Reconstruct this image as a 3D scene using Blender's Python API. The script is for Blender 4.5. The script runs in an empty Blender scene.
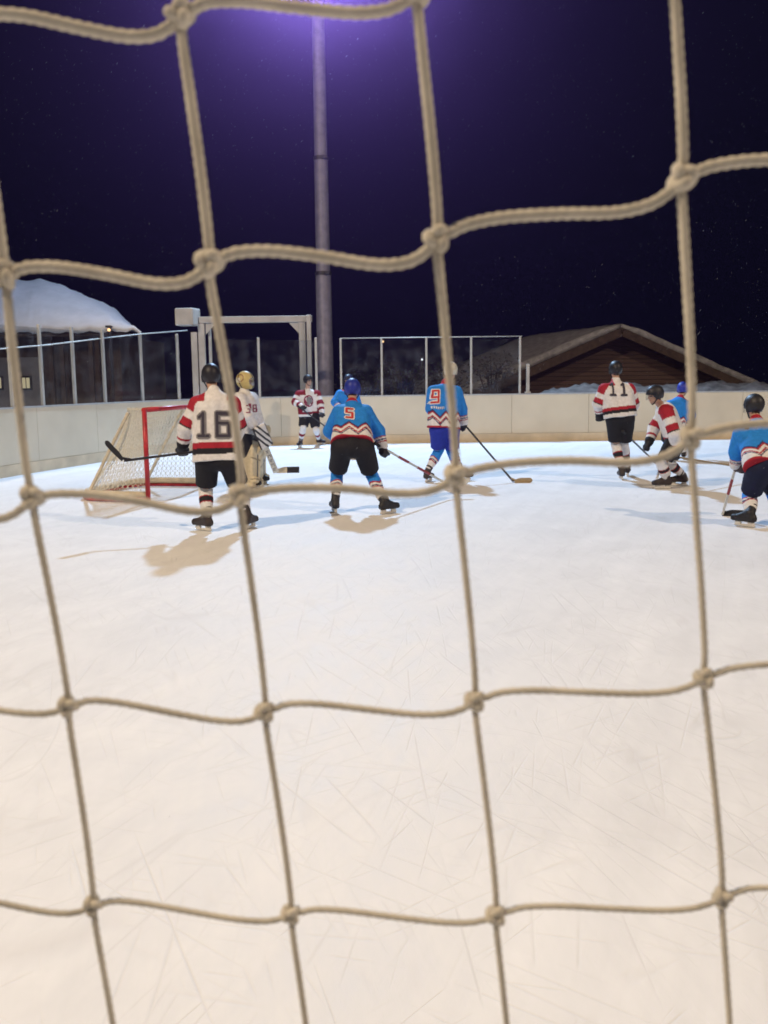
import bpy, bmesh, math, random
import numpy as np
from mathutils import Vector, Matrix
from mathutils.bvhtree import BVHTree

random.seed(11)
rng = np.random.default_rng(7)
sc = bpy.context.scene
col = sc.collection
R = math.radians

# ------------------------------------------------------------------ camera
F_PX, CAM_H = 960.0, 1.60
PITCH, ROLL = math.atan(134 / F_PX), R(0.69)
cam_loc = Vector((0, 0, CAM_H))
fwd = Vector((0, math.cos(PITCH), -math.sin(PITCH)))
rt0 = Vector((1, 0, 0))
up0 = Vector((0, math.sin(PITCH), math.cos(PITCH)))
rt = rt0 * math.cos(ROLL) - up0 * math.sin(ROLL)
up = rt0 * math.sin(ROLL) + up0 * math.cos(ROLL)
cd = bpy.data.cameras.new('camera')
cd.sensor_fit = 'VERTICAL'
cd.sensor_height = 36
cd.lens = F_PX / 1024 * 36
cd.clip_start, cd.clip_end = 0.02, 1000
cd.dof.use_dof = True
cd.dof.focus_distance = 2.2
cd.dof.aperture_fstop = cd.lens / 2.7
cam = bpy.data.objects.new('camera', cd)
col.objects.link(cam)
cam.matrix_world = Matrix((
    (rt.x, up.x, -fwd.x, 0), (rt.y, up.y, -fwd.y, 0), (rt.z, up.z, -fwd.z, CAM_H), (0, 0, 0, 1)))
sc.camera = cam


def ray(px, py):
    return fwd + rt * ((px - 384) / F_PX) - up * ((py - 512) / F_PX)


def at(px, py, Y):
    d = ray(px, py)
    return cam_loc + d * (Y / d.y)


def ground_at(px, py, z=0.0):
    d = ray(px, py)
    return cam_loc + d * ((z - CAM_H) / d.z)


# --------------------------------------------------------------- materials
def new_mat(name):
    m = bpy.data.materials.new(name)
    m.use_nodes = True
    nt = m.node_tree
    return m, nt, nt.nodes['Principled BSDF']


def mat(name, rgb, rough=0.6, metal=0.0, var=0.12, scale=12.0, bump=0.0, bscale=60.0, spec=0.4):
    """plain surface with a little procedural colour variation and bump"""
    m, nt, b = new_mat(name)
    N, L = nt.nodes, nt.links
    b.inputs['Roughness'].default_value = rough
    b.inputs['Metallic'].default_value = metal
    b.inputs['Specular IOR Level'].default_value = spec
    tc = N.new('ShaderNodeTexCoord')
    no = N.new('ShaderNodeTexNoise')
    no.inputs['Scale'].default_value = scale
    no.inputs['Detail'].default_value = 5
    L.new(tc.outputs['Object'], no.inputs['Vector'])
    ra = N.new('ShaderNodeValToRGB')
    ra.color_ramp.elements[0].position = 0.3
    ra.color_ramp.elements[1].position = 0.7
    ra.color_ramp.elements[0].color = [c * (1 - var) for c in rgb] + [1]
    ra.color_ramp.elements[1].color = [min(1, c * (1 + var)) for c in rgb] + [1]
    L.new(no.outputs['Fac'], ra.inputs['Fac'])
    L.new(ra.outputs['Color'], b.inputs['Base Color'])
    if bump:
        n2 = N.new('ShaderNodeTexNoise')
        n2.inputs['Scale'].default_value = bscale
        n2.inputs['Detail'].default_value = 4
        L.new(tc.outputs['Object'], n2.inputs['Vector'])
        bu = N.new('ShaderNodeBump')
        bu.inputs['Strength'].default_value = bump
        bu.inputs['Distance'].default_value = 0.02
        L.new(n2.outputs['Fac'], bu.inputs['Height'])
        L.new(bu.outputs['Normal'], b.inputs['Normal'])
    return m


def col_mat(name, rough=0.75, spec=0.25, bump=0.5, bscale=30):
    """material that reads the dyed cloth colours stored on the mesh"""
    m, nt, b = new_mat(name)
    N, L = nt.nodes, nt.links
    at_ = N.new('ShaderNodeAttribute')
    at_.attribute_name = 'dye'
    tc = N.new('ShaderNodeTexCoord')
    no = N.new('ShaderNodeTexNoise')
    no.inputs['Scale'].default_value = 25
    no.inputs['Detail'].default_value = 6
    L.new(tc.outputs['Object'], no.inputs['Vector'])
    mr = N.new('ShaderNodeMapRange')
    mr.inputs['From Min'].default_value = 0.3
    mr.inputs['From Max'].default_value = 0.7
    mr.inputs['To Min'].default_value = 0.86
    mr.inputs['To Max'].default_value = 1.08
    L.new(no.outputs['Fac'], mr.inputs['Value'])
    mx = N.new('ShaderNodeVectorMath')
    mx.operation = 'SCALE'
    L.new(at_.outputs['Color'], mx.inputs[0])
    L.new(mr.outputs['Result'], mx.inputs['Scale'])
    L.new(mx.outputs['Vector'], b.inputs['Base Color'])
    b.inputs['Roughness'].default_value = rough
    b.inputs['Specular IOR Level'].default_value = spec
    n2 = N.new('ShaderNodeTexNoise')
    n2.inputs['Scale'].default_value = bscale
    L.new(tc.outputs['Object'], n2.inputs['Vector'])
    bu = N.new('ShaderNodeBump')
    bu.inputs['Strength'].default_value = bump
    bu.inputs['Distance'].default_value = 0.01
    L.new(n2.outputs['Fac'], bu.inputs['Height'])
    L.new(bu.outputs['Normal'], b.inputs['Normal'])
    return m


def emit_mat(name, rgb, strength):
    m, nt, b = new_mat(name)
    b.inputs['Base Color'].default_value = (*rgb, 1)
    b.inputs['Emission Color'].default_value = (*rgb, 1)
    b.inputs['Emission Strength'].default_value = strength
    return m


M = {}
M['cloth'] = col_mat('dyed_cloth')
M['skin'] = col_mat('skin', 0.55, 0.35, 0.1, 140)
M['shell'] = col_mat('moulded_shell', 0.5, 0.4, 0.03, 40)
M['leather'] = col_mat('worn_leather', 0.55, 0.4, 0.35, 70)
M['steel'] = mat('skate_steel', (0.55, 0.56, 0.58), 0.25, 1.0, 0.08, 30)
M['plastic_white'] = mat('white_plastic', (0.62, 0.6, 0.56), 0.45, 0, 0.1, 20)
M['black_tape'] = mat('black_tape', (0.018, 0.018, 0.02), 0.8, 0, 0.3, 60, 0.3, 200)
M['shaft_dark'] = mat('dark_composite', (0.035, 0.035, 0.04), 0.4, 0, 0.3, 18)
M['shaft_tan'] = mat('tan_wood_shaft', (0.33, 0.24, 0.13), 0.5, 0, 0.2, 30)
M['shaft_white'] = mat('white_shaft', (0.6, 0.58, 0.52), 0.45, 0, 0.15, 30)
M['shaft_red'] = mat('red_shaft', (0.30, 0.05, 0.05), 0.45, 0, 0.2, 30)
M['white_tape'] = mat('white_tape', (0.6, 0.58, 0.52), 0.85, 0, 0.15, 60, 0.3, 200)
M['red_paint'] = mat('red_painted_tube', (0.42, 0.022, 0.03), 0.4, 0, 0.35, 9, 0.1, 30)
M['goal_net'] = mat('goal_twine', (0.62, 0.58, 0.48), 0.9, 0, 0.15, 40)
M['goal_pad'] = mat('cream_goal_pad', (0.55, 0.47, 0.34), 0.7, 0, 0.2, 8, 0.2, 20)
M['board'] = mat('board_plastic', (0.62, 0.555, 0.43), 0.42, 0, 0.07, 1.3, 0.06, 6)
M['kick'] = mat('yellowed_kick_plastic', (0.60, 0.50, 0.35), 0.4, 0, 0.14, 3, 0.08, 12)
M['dark_snow'] = mat('dark_snow', (0.115, 0.105, 0.10), 0.8, 0, 0.5, 3.5, 0.8, 8)  # snow in a much darker grey than the ground
M['grey_snow'] = mat('grey_snow', (0.28, 0.28, 0.30), 0.8, 0, 0.35, 5, 0.6, 9)  # snow in a mid grey, for the barn roof
M['cap'] = mat('grey_cap', (0.42, 0.42, 0.42), 0.4, 0, 0.1, 4)
M['post'] = mat('pale_aluminium', (0.50, 0.49, 0.46), 0.45, 0.3, 0.1, 6)
M['gantry'] = mat('cream_painted_steel', (0.42, 0.39, 0.35), 0.5, 0, 0.15, 3, 0.1, 15)
M['mast'] = mat('galvanised_mast', (0.19, 0.185, 0.24), 0.5, 0.2, 0.2, 5, 0.1, 30)
M['dark_metal'] = mat('dark_metal', (0.05, 0.05, 0.055), 0.5, 0.5, 0.2, 9)
M['dark_wood'] = mat('dark_timber', (0.06, 0.04, 0.028), 0.75, 0, 0.35, 6, 0.3, 30)
M['bark'] = mat('bark', (0.05, 0.04, 0.03), 0.9, 0, 0.3, 20, 0.4, 40)
M['needle'] = mat('snowy_leaf', (0.035, 0.036, 0.045), 0.8, 0, 0.6, 3)
M['render'] = mat('grey_render', (0.20, 0.20, 0.21), 0.85, 0, 0.15, 4, 0.2, 30)
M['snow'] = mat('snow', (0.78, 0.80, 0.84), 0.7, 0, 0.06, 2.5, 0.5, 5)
M['flake'] = mat('snow_flake', (0.30, 0.30, 0.33), 0.6, 0, 0.02, 2)
fm = M['flake'].node_tree
_b = fm.nodes['Principled BSDF']
_t = fm.nodes.new('ShaderNodeBsdfTranslucent')
_t.inputs['Color'].default_value = (0.55, 0.55, 0.6, 1)
_x = fm.nodes.new('ShaderNodeMixShader')
_x.inputs[0].default_value = 0.65
fm.links.new(_b.outputs[0], _x.inputs[1])
fm.links.new(_t.outputs[0], _x.inputs[2])
fm.links.new(_x.outputs[0], fm.nodes['Material Output'].inputs['Surface'])
M['lamp_lens'] = emit_mat('lamp_lens', (0.45, 0.62, 1.0), 30)
M['far_lamp_warm'] = emit_mat('far_lamp_warm', (1.0, 0.62, 0.3), 1.6)
M['far_lamp_red'] = emit_mat('far_lamp_red', (1.0, 0.2, 0.1), 2)
M['far_lamp_white'] = emit_mat('far_lamp_white', (0.9, 0.9, 1.0), 1.5)
M['lit_window'] = emit_mat('lit_window', (0.75, 0.66, 0.40), 0.45)


def cord_mat():
    m, nt, b = new_mat('net_cord_fibre')
    N, L = nt.nodes, nt.links
    tc = N.new('ShaderNodeTexCoord')
    n1 = N.new('ShaderNodeTexNoise')
    n1.inputs['Scale'].default_value = 55
    n1.inputs['Detail'].default_value = 6
    L.new(tc.outputs['Object'], n1.inputs['Vector'])
    ra = N.new('ShaderNodeValToRGB')
    ra.color_ramp.elements[0].position = 0.25
    ra.color_ramp.elements[0].color = (0.43, 0.395, 0.335, 1)
    ra.color_ramp.elements[1].position = 0.75
    ra.color_ramp.elements[1].color = (0.62, 0.575, 0.495, 1)
    L.new(n1.outputs['Fac'], ra.inputs['Fac'])
    L.new(ra.outputs['Color'], b.inputs['Base Color'])
    b.inputs['Roughness'].default_value = 0.85
    b.inputs['Specular IOR Level'].default_value = 0.2
    n2 = N.new('ShaderNodeTexNoise')
    n2.inputs['Scale'].default_value = 1400
    L.new(tc.outputs['Object'], n2.inputs['Vector'])
    bu = N.new('ShaderNodeBump')
    bu.inputs['Strength'].default_value = 0.4
    bu.inputs['Distance'].default_value = 0.0006
    L.new(n2.outputs['Fac'], bu.inputs['Height'])
    L.new(bu.outputs['Normal'], b.inputs['Normal'])
    return m


M['cord'] = cord_mat()


def glass_mat():
    m = bpy.data.materials.new('acrylic_pane')
    m.use_nodes = True
    nt = m.node_tree
    N, L = nt.nodes, nt.links
    N.clear()
    out = N.new('ShaderNodeOutputMaterial')
    tr = N.new('ShaderNodeBsdfTransparent')
    tr.inputs['Color'].default_value = (0.86, 0.88, 0.9, 1)
    gl = N.new('ShaderNodeBsdfGlossy')
    gl.inputs['Roughness'].default_value = 0.04
    df = N.new('ShaderNodeBsdfDiffuse')
    df.inputs['Color'].default_value = (0.5, 0.5, 0.55, 1)
    fr = N.new('ShaderNodeFresnel')
    fr.inputs['IOR'].default_value = 1.3
    tc = N.new('ShaderNodeTexCoord')
    no = N.new('ShaderNodeTexNoise')
    no.inputs['Scale'].default_value = 3.5
    no.inputs['Detail'].default_value = 8
    L.new(tc.outputs['Object'], no.inputs['Vector'])
    mr = N.new('ShaderNodeMapRange')
    mr.inputs['From Min'].default_value = 0.42
    mr.inputs['From Max'].default_value = 0.75
    mr.inputs['To Min'].default_value = 0.006
    mr.inputs['To Max'].default_value = 0.05
    L.new(no.outputs['Fac'], mr.inputs['Value'])
    a = N.new('ShaderNodeMixShader')
    L.new(mr.outputs['Result'], a.inputs[0])
    L.new(tr.outputs[0], a.inputs[1])
    L.new(df.outputs[0], a.inputs[2])
    b = N.new('ShaderNodeMixShader')
    ge = N.new('ShaderNodeNewGeometry')
    iv = N.new('ShaderNodeMath')
    iv.operation = 'SUBTRACT'
    iv.inputs[0].default_value = 1.0
    L.new(ge.outputs['Backfacing'], iv.inputs[1])
    mu = N.new('ShaderNodeMath')
    mu.operation = 'MULTIPLY'
    L.new(fr.outputs[0], mu.inputs[0])
    L.new(iv.outputs[0], mu.inputs[1])
    L.new(mu.outputs[0], b.inputs[0])
    L.new(a.outputs[0], b.inputs[1])
    L.new(gl.outputs[0], b.inputs[2])
    L.new(b.outputs[0], out.inputs[0])
    return m


M['pane'] = glass_mat()


def ice_mat():
    m, nt, b = new_mat('scratched_ice')
    N, L = nt.nodes, nt.links
    tc = N.new('ShaderNodeTexCoord')

    def noise(scale, detail, rot=0, sx=1.0, sy=1.0, dist=0.0, rough=0.5):
        m0 = N.new('ShaderNodeMapping')
        m0.inputs['Rotation'].default_value = (0, 0, R(rot))
        L.new(tc.outputs['Object'], m0.inputs['Vector'])
        mp = N.new('ShaderNodeMapping')
        mp.inputs['Scale'].default_value = (sx, sy, 1)
        mp.inputs['Location'].default_value = (rot * 0.37, rot * 0.11, 0)
        L.new(m0.outputs['Vector'], mp.inputs['Vector'])
        n = N.new('ShaderNodeTexNoise')
        n.inputs['Scale'].default_value = scale
        n.inputs['Detail'].default_value = detail
        n.inputs['Roughness'].default_value = rough
        n.inputs['Distortion'].default_value = dist
        L.new(mp.outputs['Vector'], n.inputs['Vector'])
        return n.outputs['Fac']

    def math_(op, a, b_=None, c=None):
        x = N.new('ShaderNodeMath')
        x.operation = op
        for i, v in enumerate((a, b_, c)):
            if v is None:
                continue
            if isinstance(v, (int, float)):
                x.inputs[i].default_value = v
            else:
                L.new(v, x.inputs[i])
        return x.outputs[0]

    def rng_(v, a, b_, c, d):
        x = N.new('ShaderNodeMapRange')
        for k, q in zip(('From Min', 'From Max', 'To Min', 'To Max'), (a, b_, c, d)):
            x.inputs[k].default_value = q
        L.new(v, x.inputs['Value'])
        return x.outputs['Result']

    # skate cuts: thin contour lines of smooth stretched noise = long arcs
    scr = None
    for k, (s, rot, sx, w) in enumerate(((1.3, 75, 0.22, .0030), (4.0, 62, 0.07, .013), (5.0, 112, 0.05, .016),
                                         (4.4, 88, 0.05, .014), (6.5, 38, 0.05, .020), (6.0, 140, 0.06, .018),
                                         (7.5, 100, 0.05, .024), (8.0, 72, 0.05, .026), (1.8, 120, 0.2, .004), (5.5, 15, 0.06, .018))):
        f = noise(s, 0.0, rot, sx, 1.0)
        d = math_('ABSOLUTE', math_('SUBTRACT', f, 0.5 + 0.03 * ((k % 3) - 1)))
        line = rng_(d, 0, w, 1, 0)
        brk = rng_(noise(0.9 + 0.3 * k, 2, 11 * k), 0.48, 0.6, 0, 1)       # cuts come and go
        line = math_('MULTIPLY', line, brk)
        line = math_('MULTIPLY', line, (1.0, .9, .7, .8, .6, .75, .6, .55, .8, .5)[k])
        scr = line if scr is None else math_('MAXIMUM', scr, line)
    frost = rng_(noise(0.9, 10, 5, rough=0.7, dist=1.2), 0.36, 0.66, 0, 1)
    fine = rng_(noise(15, 6, 82, 0.16, 1.0, rough=0.7), 0.35, 0.7, 0, 1)
    streak = rng_(noise(4.5, 6, 112, 0.09, 1.0, rough=0.65), 0.4, 0.68, 0, 1)
    mixa = N.new('ShaderNodeMixRGB')
    mixa.inputs[1].default_value = (0.69, 0.69, 0.695, 1)
    mixa.inputs[2].default_value = (0.82, 0.82, 0.82, 1)
    v = math_('MULTIPLY_ADD', streak, 0.35, math_('MULTIPLY_ADD', frost, 0.4, math_('MULTIPLY', fine, 0.25)))
    L.new(v, mixa.inputs[0])
    mixb = N.new('ShaderNodeMixRGB')
    mixb.inputs[2].default_value = (0.52, 0.50, 0.49, 1)
    L.new(mixa.outputs[0], mixb.inputs[1])
    L.new(math_('MULTIPLY', scr, 0.27), mixb.inputs[0])
    L.new(mixb.outputs[0], b.inputs['Base Color'])
    L.new(rng_(v, 0, 1, 0.5, 0.8), b.inputs['Roughness'])
    b.inputs['Specular IOR Level'].default_value = 0.10
    h = math_('SUBTRACT', math_('MULTIPLY_ADD', fine, 0.35, math_('MULTIPLY', streak, 0.5)), scr)
    bu = N.new('ShaderNodeBump')
    bu.inputs['Strength'].default_value = 0.30
    bu.inputs['Distance'].default_value = 0.006
    L.new(h, bu.inputs['Height'])
    L.new(bu.outputs['Normal'], b.inputs['Normal'])
    return m


M['ice'] = ice_mat()


def plank_mat():
    m, nt, b = new_mat('brown_planks')
    N, L = nt.nodes, nt.links
    tc = N.new('ShaderNodeTexCoord')
    sx = N.new('ShaderNodeSeparateXYZ')
    L.new(tc.outputs['Object'], sx.inputs[0])
    mu = N.new('ShaderNodeMath')
    mu.operation = 'MULTIPLY'
    mu.inputs[1].default_value = 7.0
    L.new(sx.outputs['Z'], mu.inputs[0])
    fr = N.new('ShaderNodeMath')
    fr.operation = 'FRACT'
    L.new(mu.outputs[0], fr.inputs[0])
    gap = N.new('ShaderNodeMapRange')
    gap.inputs['From Min'].default_value = 0.0
    gap.inputs['From Max'].default_value = 0.14
    L.new(fr.outputs[0], gap.inputs['Value'])
    mp = N.new('ShaderNodeMapping')
    mp.inputs['Scale'].default_value = (0.6, 0.6, 7)
    L.new(tc.outputs['Object'], mp.inputs['Vector'])
    no = N.new('ShaderNodeTexNoise')
    no.inputs['Scale'].default_value = 2.2
    no.inputs['Detail'].default_value = 8
    L.new(mp.outputs['Vector'], no.inputs['Vector'])
    ra = N.new('ShaderNodeValToRGB')
    ra.color_ramp.elements[0].color = (0.045, 0.027, 0.019, 1)
    ra.color_ramp.elements[1].color = (0.115, 0.070, 0.050, 1)
    L.new(no.outputs['Fac'], ra.inputs['Fac'])
    mx = N.new('ShaderNodeMixRGB')
    mx.inputs[1].default_value = (0.012, 0.008, 0.006, 1)
    L.new(gap.outputs['Result'], mx.inputs[0])
    L.new(ra.outputs['Color'], mx.inputs[2])
    L.new(mx.outputs[0], b.inputs['Base Color'])
    b.inputs['Roughness'].default_value = 0.8
    bu = N.new('ShaderNodeBump')
    bu.inputs['Strength'].default_value = 0.8
    bu.inputs['Distance'].default_value = 0.03
    L.new(gap.outputs['Result'], bu.inputs['Height'])
    L.new(bu.outputs['Normal'], b.inputs['Normal'])
    return m


M['plank'] = plank_mat()


# ----------------------------------------------------------------- helpers
def tag(o, label=None, cat=None, group=None, kind=None):
    if label:
        o['label'] = label
    if cat:
        o['category'] = cat
    if group:
        o['group'] = group
    if kind:
        o['kind'] = kind
    return o


def empty(name, loc=(0, 0, 0)):
    o = bpy.data.objects.new(name, None)
    col.objects.link(o)
    o.location = loc
    o.empty_display_size = 0.2
    return o


def link(name, me, m, parent=None, smooth=True):
    o = bpy.data.objects.new(name, me)
    col.objects.link(o)
    if m is not None:
        me.materials.append(m)
    if smooth:
        me.polygons.foreach_set('use_smooth', [True] * len(me.polygons))
    if parent is not None:
        o.parent = parent
        pm = Matrix.Translation(Vector(parent.get('_w', (0, 0, 0))))
        # geometry is given in world metres: shift it into the parent's frame
        me.transform(pm.inverted())
    return o


def root(name, loc, label, cat, group=None):
    e = empty(name, loc)
    e['_w'] = list(loc)
    tag(e, label, cat, group)
    return e


def from_arrays(name, V, Fc, m, parent=None, smooth=True, dye=None):
    me = bpy.data.meshes.new(name)
    me.from_pydata([tuple(map(float, v)) for v in V], [], [tuple(map(int, f)) for f in Fc])
    if dye is not None:
        a = me.color_attributes.new('dye', 'FLOAT_COLOR', 'POINT')
        c4 = np.ones((len(V), 4), np.float32)
        c4[:, :3] = dye
        a.data.foreach_set('color', c4.ravel())
    me.update()
    return link(name, me, m, parent, smooth)


def from_bm(name, bm, m, parent=None, smooth=False):
    bmesh.ops.recalc_face_normals(bm, faces=bm.faces)
    me = bpy.data.meshes.new(name)
    bm.to_mesh(me)
    bm.free()
    return link(name, me, m, parent, smooth)


def bm_box(bm, c, size, rot=None, bevel=0.0):
    """box of given size centred on c; rot = 3x3 matrix"""
    rot = rot or Matrix.Identity(3)
    vs = []
    tmp = bmesh.new()
    bmesh.ops.create_cube(tmp, size=1)
    bmesh.ops.scale(tmp, vec=size, verts=tmp.verts)
    if bevel:
        bmesh.ops.bevel(tmp, geom=list(tmp.edges), offset=bevel, segments=2, affect='EDGES', profile=0.5)
    mp = {}
    for v in tmp.verts:
        mp[v] = bm.verts.new(Vector(c) + rot @ v.co)
    for f in tmp.faces:
        bm.faces.new([mp[v] for v in f.verts])
    tmp.free()
    return vs


def bm_bar(bm, a, b, w, h, bevel=0.0, upv=(0, 0, 1)):
    """rectangular bar between two points"""
    a, b = Vector(a), Vector(b)
    d = (b - a)
    x = d.normalized()
    u = Vector(upv)
    if abs(x.dot(u)) > 0.95:
        u = Vector((0, 1, 0))
    y = u.cross(x).normalized()
    z = x.cross(y)
    rot = Matrix((x, y, z)).transposed()
    bm_box(bm, (a + b) / 2, (d.length, w, h), rot, bevel)


def bm_tube(bm, pts, r, n=10, closed=False, cap=True, prof=None):
    pts = [Vector(p) for p in pts]
    rings = []
    nrm = None
    N = len(pts)
    for i, p in enumerate(pts):
        if closed:
            t = (pts[(i + 1) % N] - pts[i - 1]).normalized()
        else:
            t = (pts[min(i + 1, N - 1)] - pts[max(i - 1, 0)]).normalized()
        if nrm is None:
            nrm = t.orthogonal().normalized()
        nrm = (nrm - t * nrm.dot(t)).normalized()
        bi = t.cross(nrm)
        rr = r[i] if hasattr(r, '__len__') else r
        ring = []
        for k in range(n):
            a = 2 * math.pi * k / n
            q = rr * (prof(a, i) if prof else 1)
            ring.append(bm.verts.new(p + (nrm * math.cos(a) + bi * math.sin(a)) * q))
        rings.append(ring)
    for i in range(N if closed else N - 1):
        A, B = rings[i], rings[(i + 1) % N]
        for k in range(n):
            bm.faces.new((A[k], A[(k + 1) % n], B[(k + 1) % n], B[k]))
    if cap and not closed:
        bm.faces.new(rings[0][::-1])
        bm.faces.new(rings[-1])


def catmull(pts, n):
    pts = [Vector(p) for p in pts]
    P = [2 * pts[0] - pts[1]] + pts + [2 * pts[-1] - pts[-2]]
    out = []
    for i in range(1, len(P) - 2):
        p0, p1, p2, p3 = P[i - 1:i + 3]
        for k in range(n):
            t = k / n
            out.append(0.5 * ((2 * p1) + (p2 - p0) * t + (2 * p0 - 5 * p1 + 4 * p2 - p3) * t * t
                              + (3 * p1 - p0 - 3 * p2 + p3) * t ** 3))
    out.append(P[-2].copy())
    return out


def resample(pts, step):
    L = [0]
    for a, b in zip(pts, pts[1:]):
        L.append(L[-1] + (b - a).length)
    n = max(2, int(L[-1] / step) + 1)
    out, j = [], 0
    for i in range(n):
        s = L[-1] * i / (n - 1)
        while j < len(L) - 2 and L[j + 1] < s:
            j += 1
        t = (s - L[j]) / max(1e-9, L[j + 1] - L[j])
        out.append(pts[j].lerp(pts[j + 1], min(1, t)))
    return out


# ---------------------------------------- implicit surfaces (surface nets)
def polygonise(Fv, org, h):
    nx, ny, nz = Fv.shape
    S = Fv < 0
    cs = [(0, 0, 0), (1, 0, 0), (0, 1, 0), (1, 1, 0), (0, 0, 1), (1, 0, 1), (0, 1, 1), (1, 1, 1)]
    cnt = sum(S[a:nx - 1 + a, b:ny - 1 + b, c:nz - 1 + c].astype(np.int8) for a, b, c in cs)
    act = (cnt > 0) & (cnt < 8)
    idx = np.full(act.shape, -1, np.int64)
    I, J, K = np.nonzero(act)
    idx[I, J, K] = np.arange(len(I))
    acc = np.zeros((len(I), 3))
    num = np.zeros(len(I))
    for a in range(8):
        for b in range(a + 1, 8):
            ca, cb = np.array(cs[a]), np.array(cs[b])
            if np.abs(ca - cb).sum() != 1:
                continue
            fa = Fv[I + ca[0], J + ca[1], K + ca[2]]
            fb = Fv[I + cb[0], J + cb[1], K + cb[2]]
            x = (fa < 0) != (fb < 0)
            t = np.where(x, fa / np.where(np.abs(fa - fb) < 1e-9, 1, fa - fb), 0)
            acc += np.where(x[:, None], ca + t[:, None] * (cb - ca), 0)
            num += x
    V = (np.stack([I, J, K], 1) + acc / num[:, None]) * h + org
    faces = []
    for ax in range(3):
        sl0 = [slice(1, -1)] * 3
        sl1 = [slice(1, -1)] * 3
        sl0[ax] = slice(0, -1)
        sl1[ax] = slice(1, None)
        a, b = S[tuple(sl0)], S[tuple(sl1)]
        for flip in (False, True):
            hit = (a & ~b) if not flip else (~a & b)
            p = np.stack(np.nonzero(hit), 1)
            if not len(p):
                continue
            off = np.ones(3, int)
            off[ax] = 0
            p = p + off
            u, v = [(1, 2), (2, 0), (0, 1)][ax]
            eu = np.zeros(3, int)
            eu[u] = 1
            ev = np.zeros(3, int)
            ev[v] = 1
            q = [p - eu - ev, p - ev, p, p - eu]
            q = [idx[c[:, 0], c[:, 1], c[:, 2]] for c in q]
            f = np.stack(q if not flip else q[::-1], 1)
            faces.append(f)
    return V, np.concatenate(faces)


def A3(v):
    return np.array((v[0], v[1], v[2]), np.float32)


def cap_(a, b, r0, r1, tg=''):
    return ('cap', A3(a), A3(b), float(r0), float(r1), tg)


def ell_(c, r, rot, tg=''):
    return ('ell', A3(c), np.array(r, np.float32), np.array(rot, np.float32), 0, tg)


def box_(c, hs, rot, rad, tg=''):
    return ('box', A3(c), np.array(hs, np.float32), np.array(rot, np.float32), float(rad), tg)


def prim_d(p, X):
    if p[0] == 'cap':
        _, a, b, r0, r1, _ = p
        ab = b - a
        t = np.clip(((X - a) @ ab) / max(1e-9, float(ab @ ab)), 0, 1)
        d = np.linalg.norm(X - a - t[..., None] * ab, axis=-1) - (r0 + (r1 - r0) * t)
        return d, t
    if p[0] == 'ell':
        _, c, r, rot, _, _ = p
        q = (X - c) @ rot / r
        k = np.linalg.norm(q, axis=-1)
        return (k - 1) * r.min(), k * 0
    _, c, hs, rot, rad, _ = p
    q = np.abs((X - c) @ rot) - (hs - rad)
    d = np.linalg.norm(np.maximum(q, 0), axis=-1) + np.minimum(q.max(-1), 0) - rad
    return d, d * 0


def smin(a, b, k):
    if k <= 0:
        return np.minimum(a, b)
    h = np.clip(0.5 + 0.5 * (b - a) / k, 0, 1)
    return b * (1 - h) + a * h - k * h * (1 - h)


_w = rng.normal(size=(14, 3)).astype(np.float32)
_w /= np.linalg.norm(_w, axis=1)[:, None]
_f = rng.uniform(12, 48, 14).astype(np.float32)
_p = rng.uniform(0, 6.28, 14).astype(np.float32)


def folds(X, seed):
    s = 0
    for i in range(14):
        s = s + np.sin((X @ _w[i]) * _f[i] + _p[i] + seed * (i + 1)) * (14.0 / _f[i])
    return s / 6.0


def blob(name, prims, h, k, m, parent, dye=None, cuts=(), sub=(), fold=0.0, seed=0.0, smooth=True, solid=False):
    """one continuous surface from blended primitives.
    cuts = [(point, normal)] removes what lies on the +normal side; sub = primitives carved away"""
    lo, hi = np.full(3, 1e9), np.full(3, -1e9)
    for p in prims:
        if p[0] == 'cap':
            rr = max(p[3], p[4])
            ps = (p[1] - rr, p[2] - rr, p[1] + rr, p[2] + rr)
        else:
            rr = np.linalg.norm(p[2])
            ps = (p[1] - rr, p[1] + rr)
        for q in ps:
            lo, hi = np.minimum(lo, q), np.maximum(hi, q)
    lo = lo - (2.5 * h + fold)
    hi = hi + (2.5 * h + fold)
    n = np.ceil((hi - lo) / h).astype(int) + 1
    ax = [lo[i] + h * np.arange(n[i]) for i in range(3)]
    X = np.stack(np.meshgrid(*ax, indexing='ij'), -1).astype(np.float32)
    Fv = None
    for p in prims:
        d, _ = prim_d(p, X)
        Fv = d if Fv is None else smin(Fv, d, k)
    if fold:
        Fv = Fv + fold * folds(X, seed)
    for p in sub:
        d, _ = prim_d(p, X)
        Fv = np.maximum(Fv, -d)
    for c, nn in cuts:
        Fv = np.maximum(Fv, (X - A3(c)) @ A3(Vector(nn).normalized()))
    V, Fc = polygonise(Fv, lo, h)
    cols = None
    if dye is not None:
        Vf = V.astype(np.float32)
        D = np.stack([prim_d(p, Vf)[0] for p in prims], 1)
        T = np.stack([prim_d(p, Vf)[1] for p in prims], 1)
        who = D.argmin(1)
        tt = T[np.arange(len(V)), who]
        tags = np.array([p[5] for p in prims])[who]
        cols = np.zeros((len(V), 3), np.float32)
        if callable(dye):
            cols[:] = dye(V, tags, tt)
        else:
            cols[:] = dye
    o = from_arrays(name, V, Fc, m, parent, smooth, cols)
    return o, V, Fc


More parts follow.
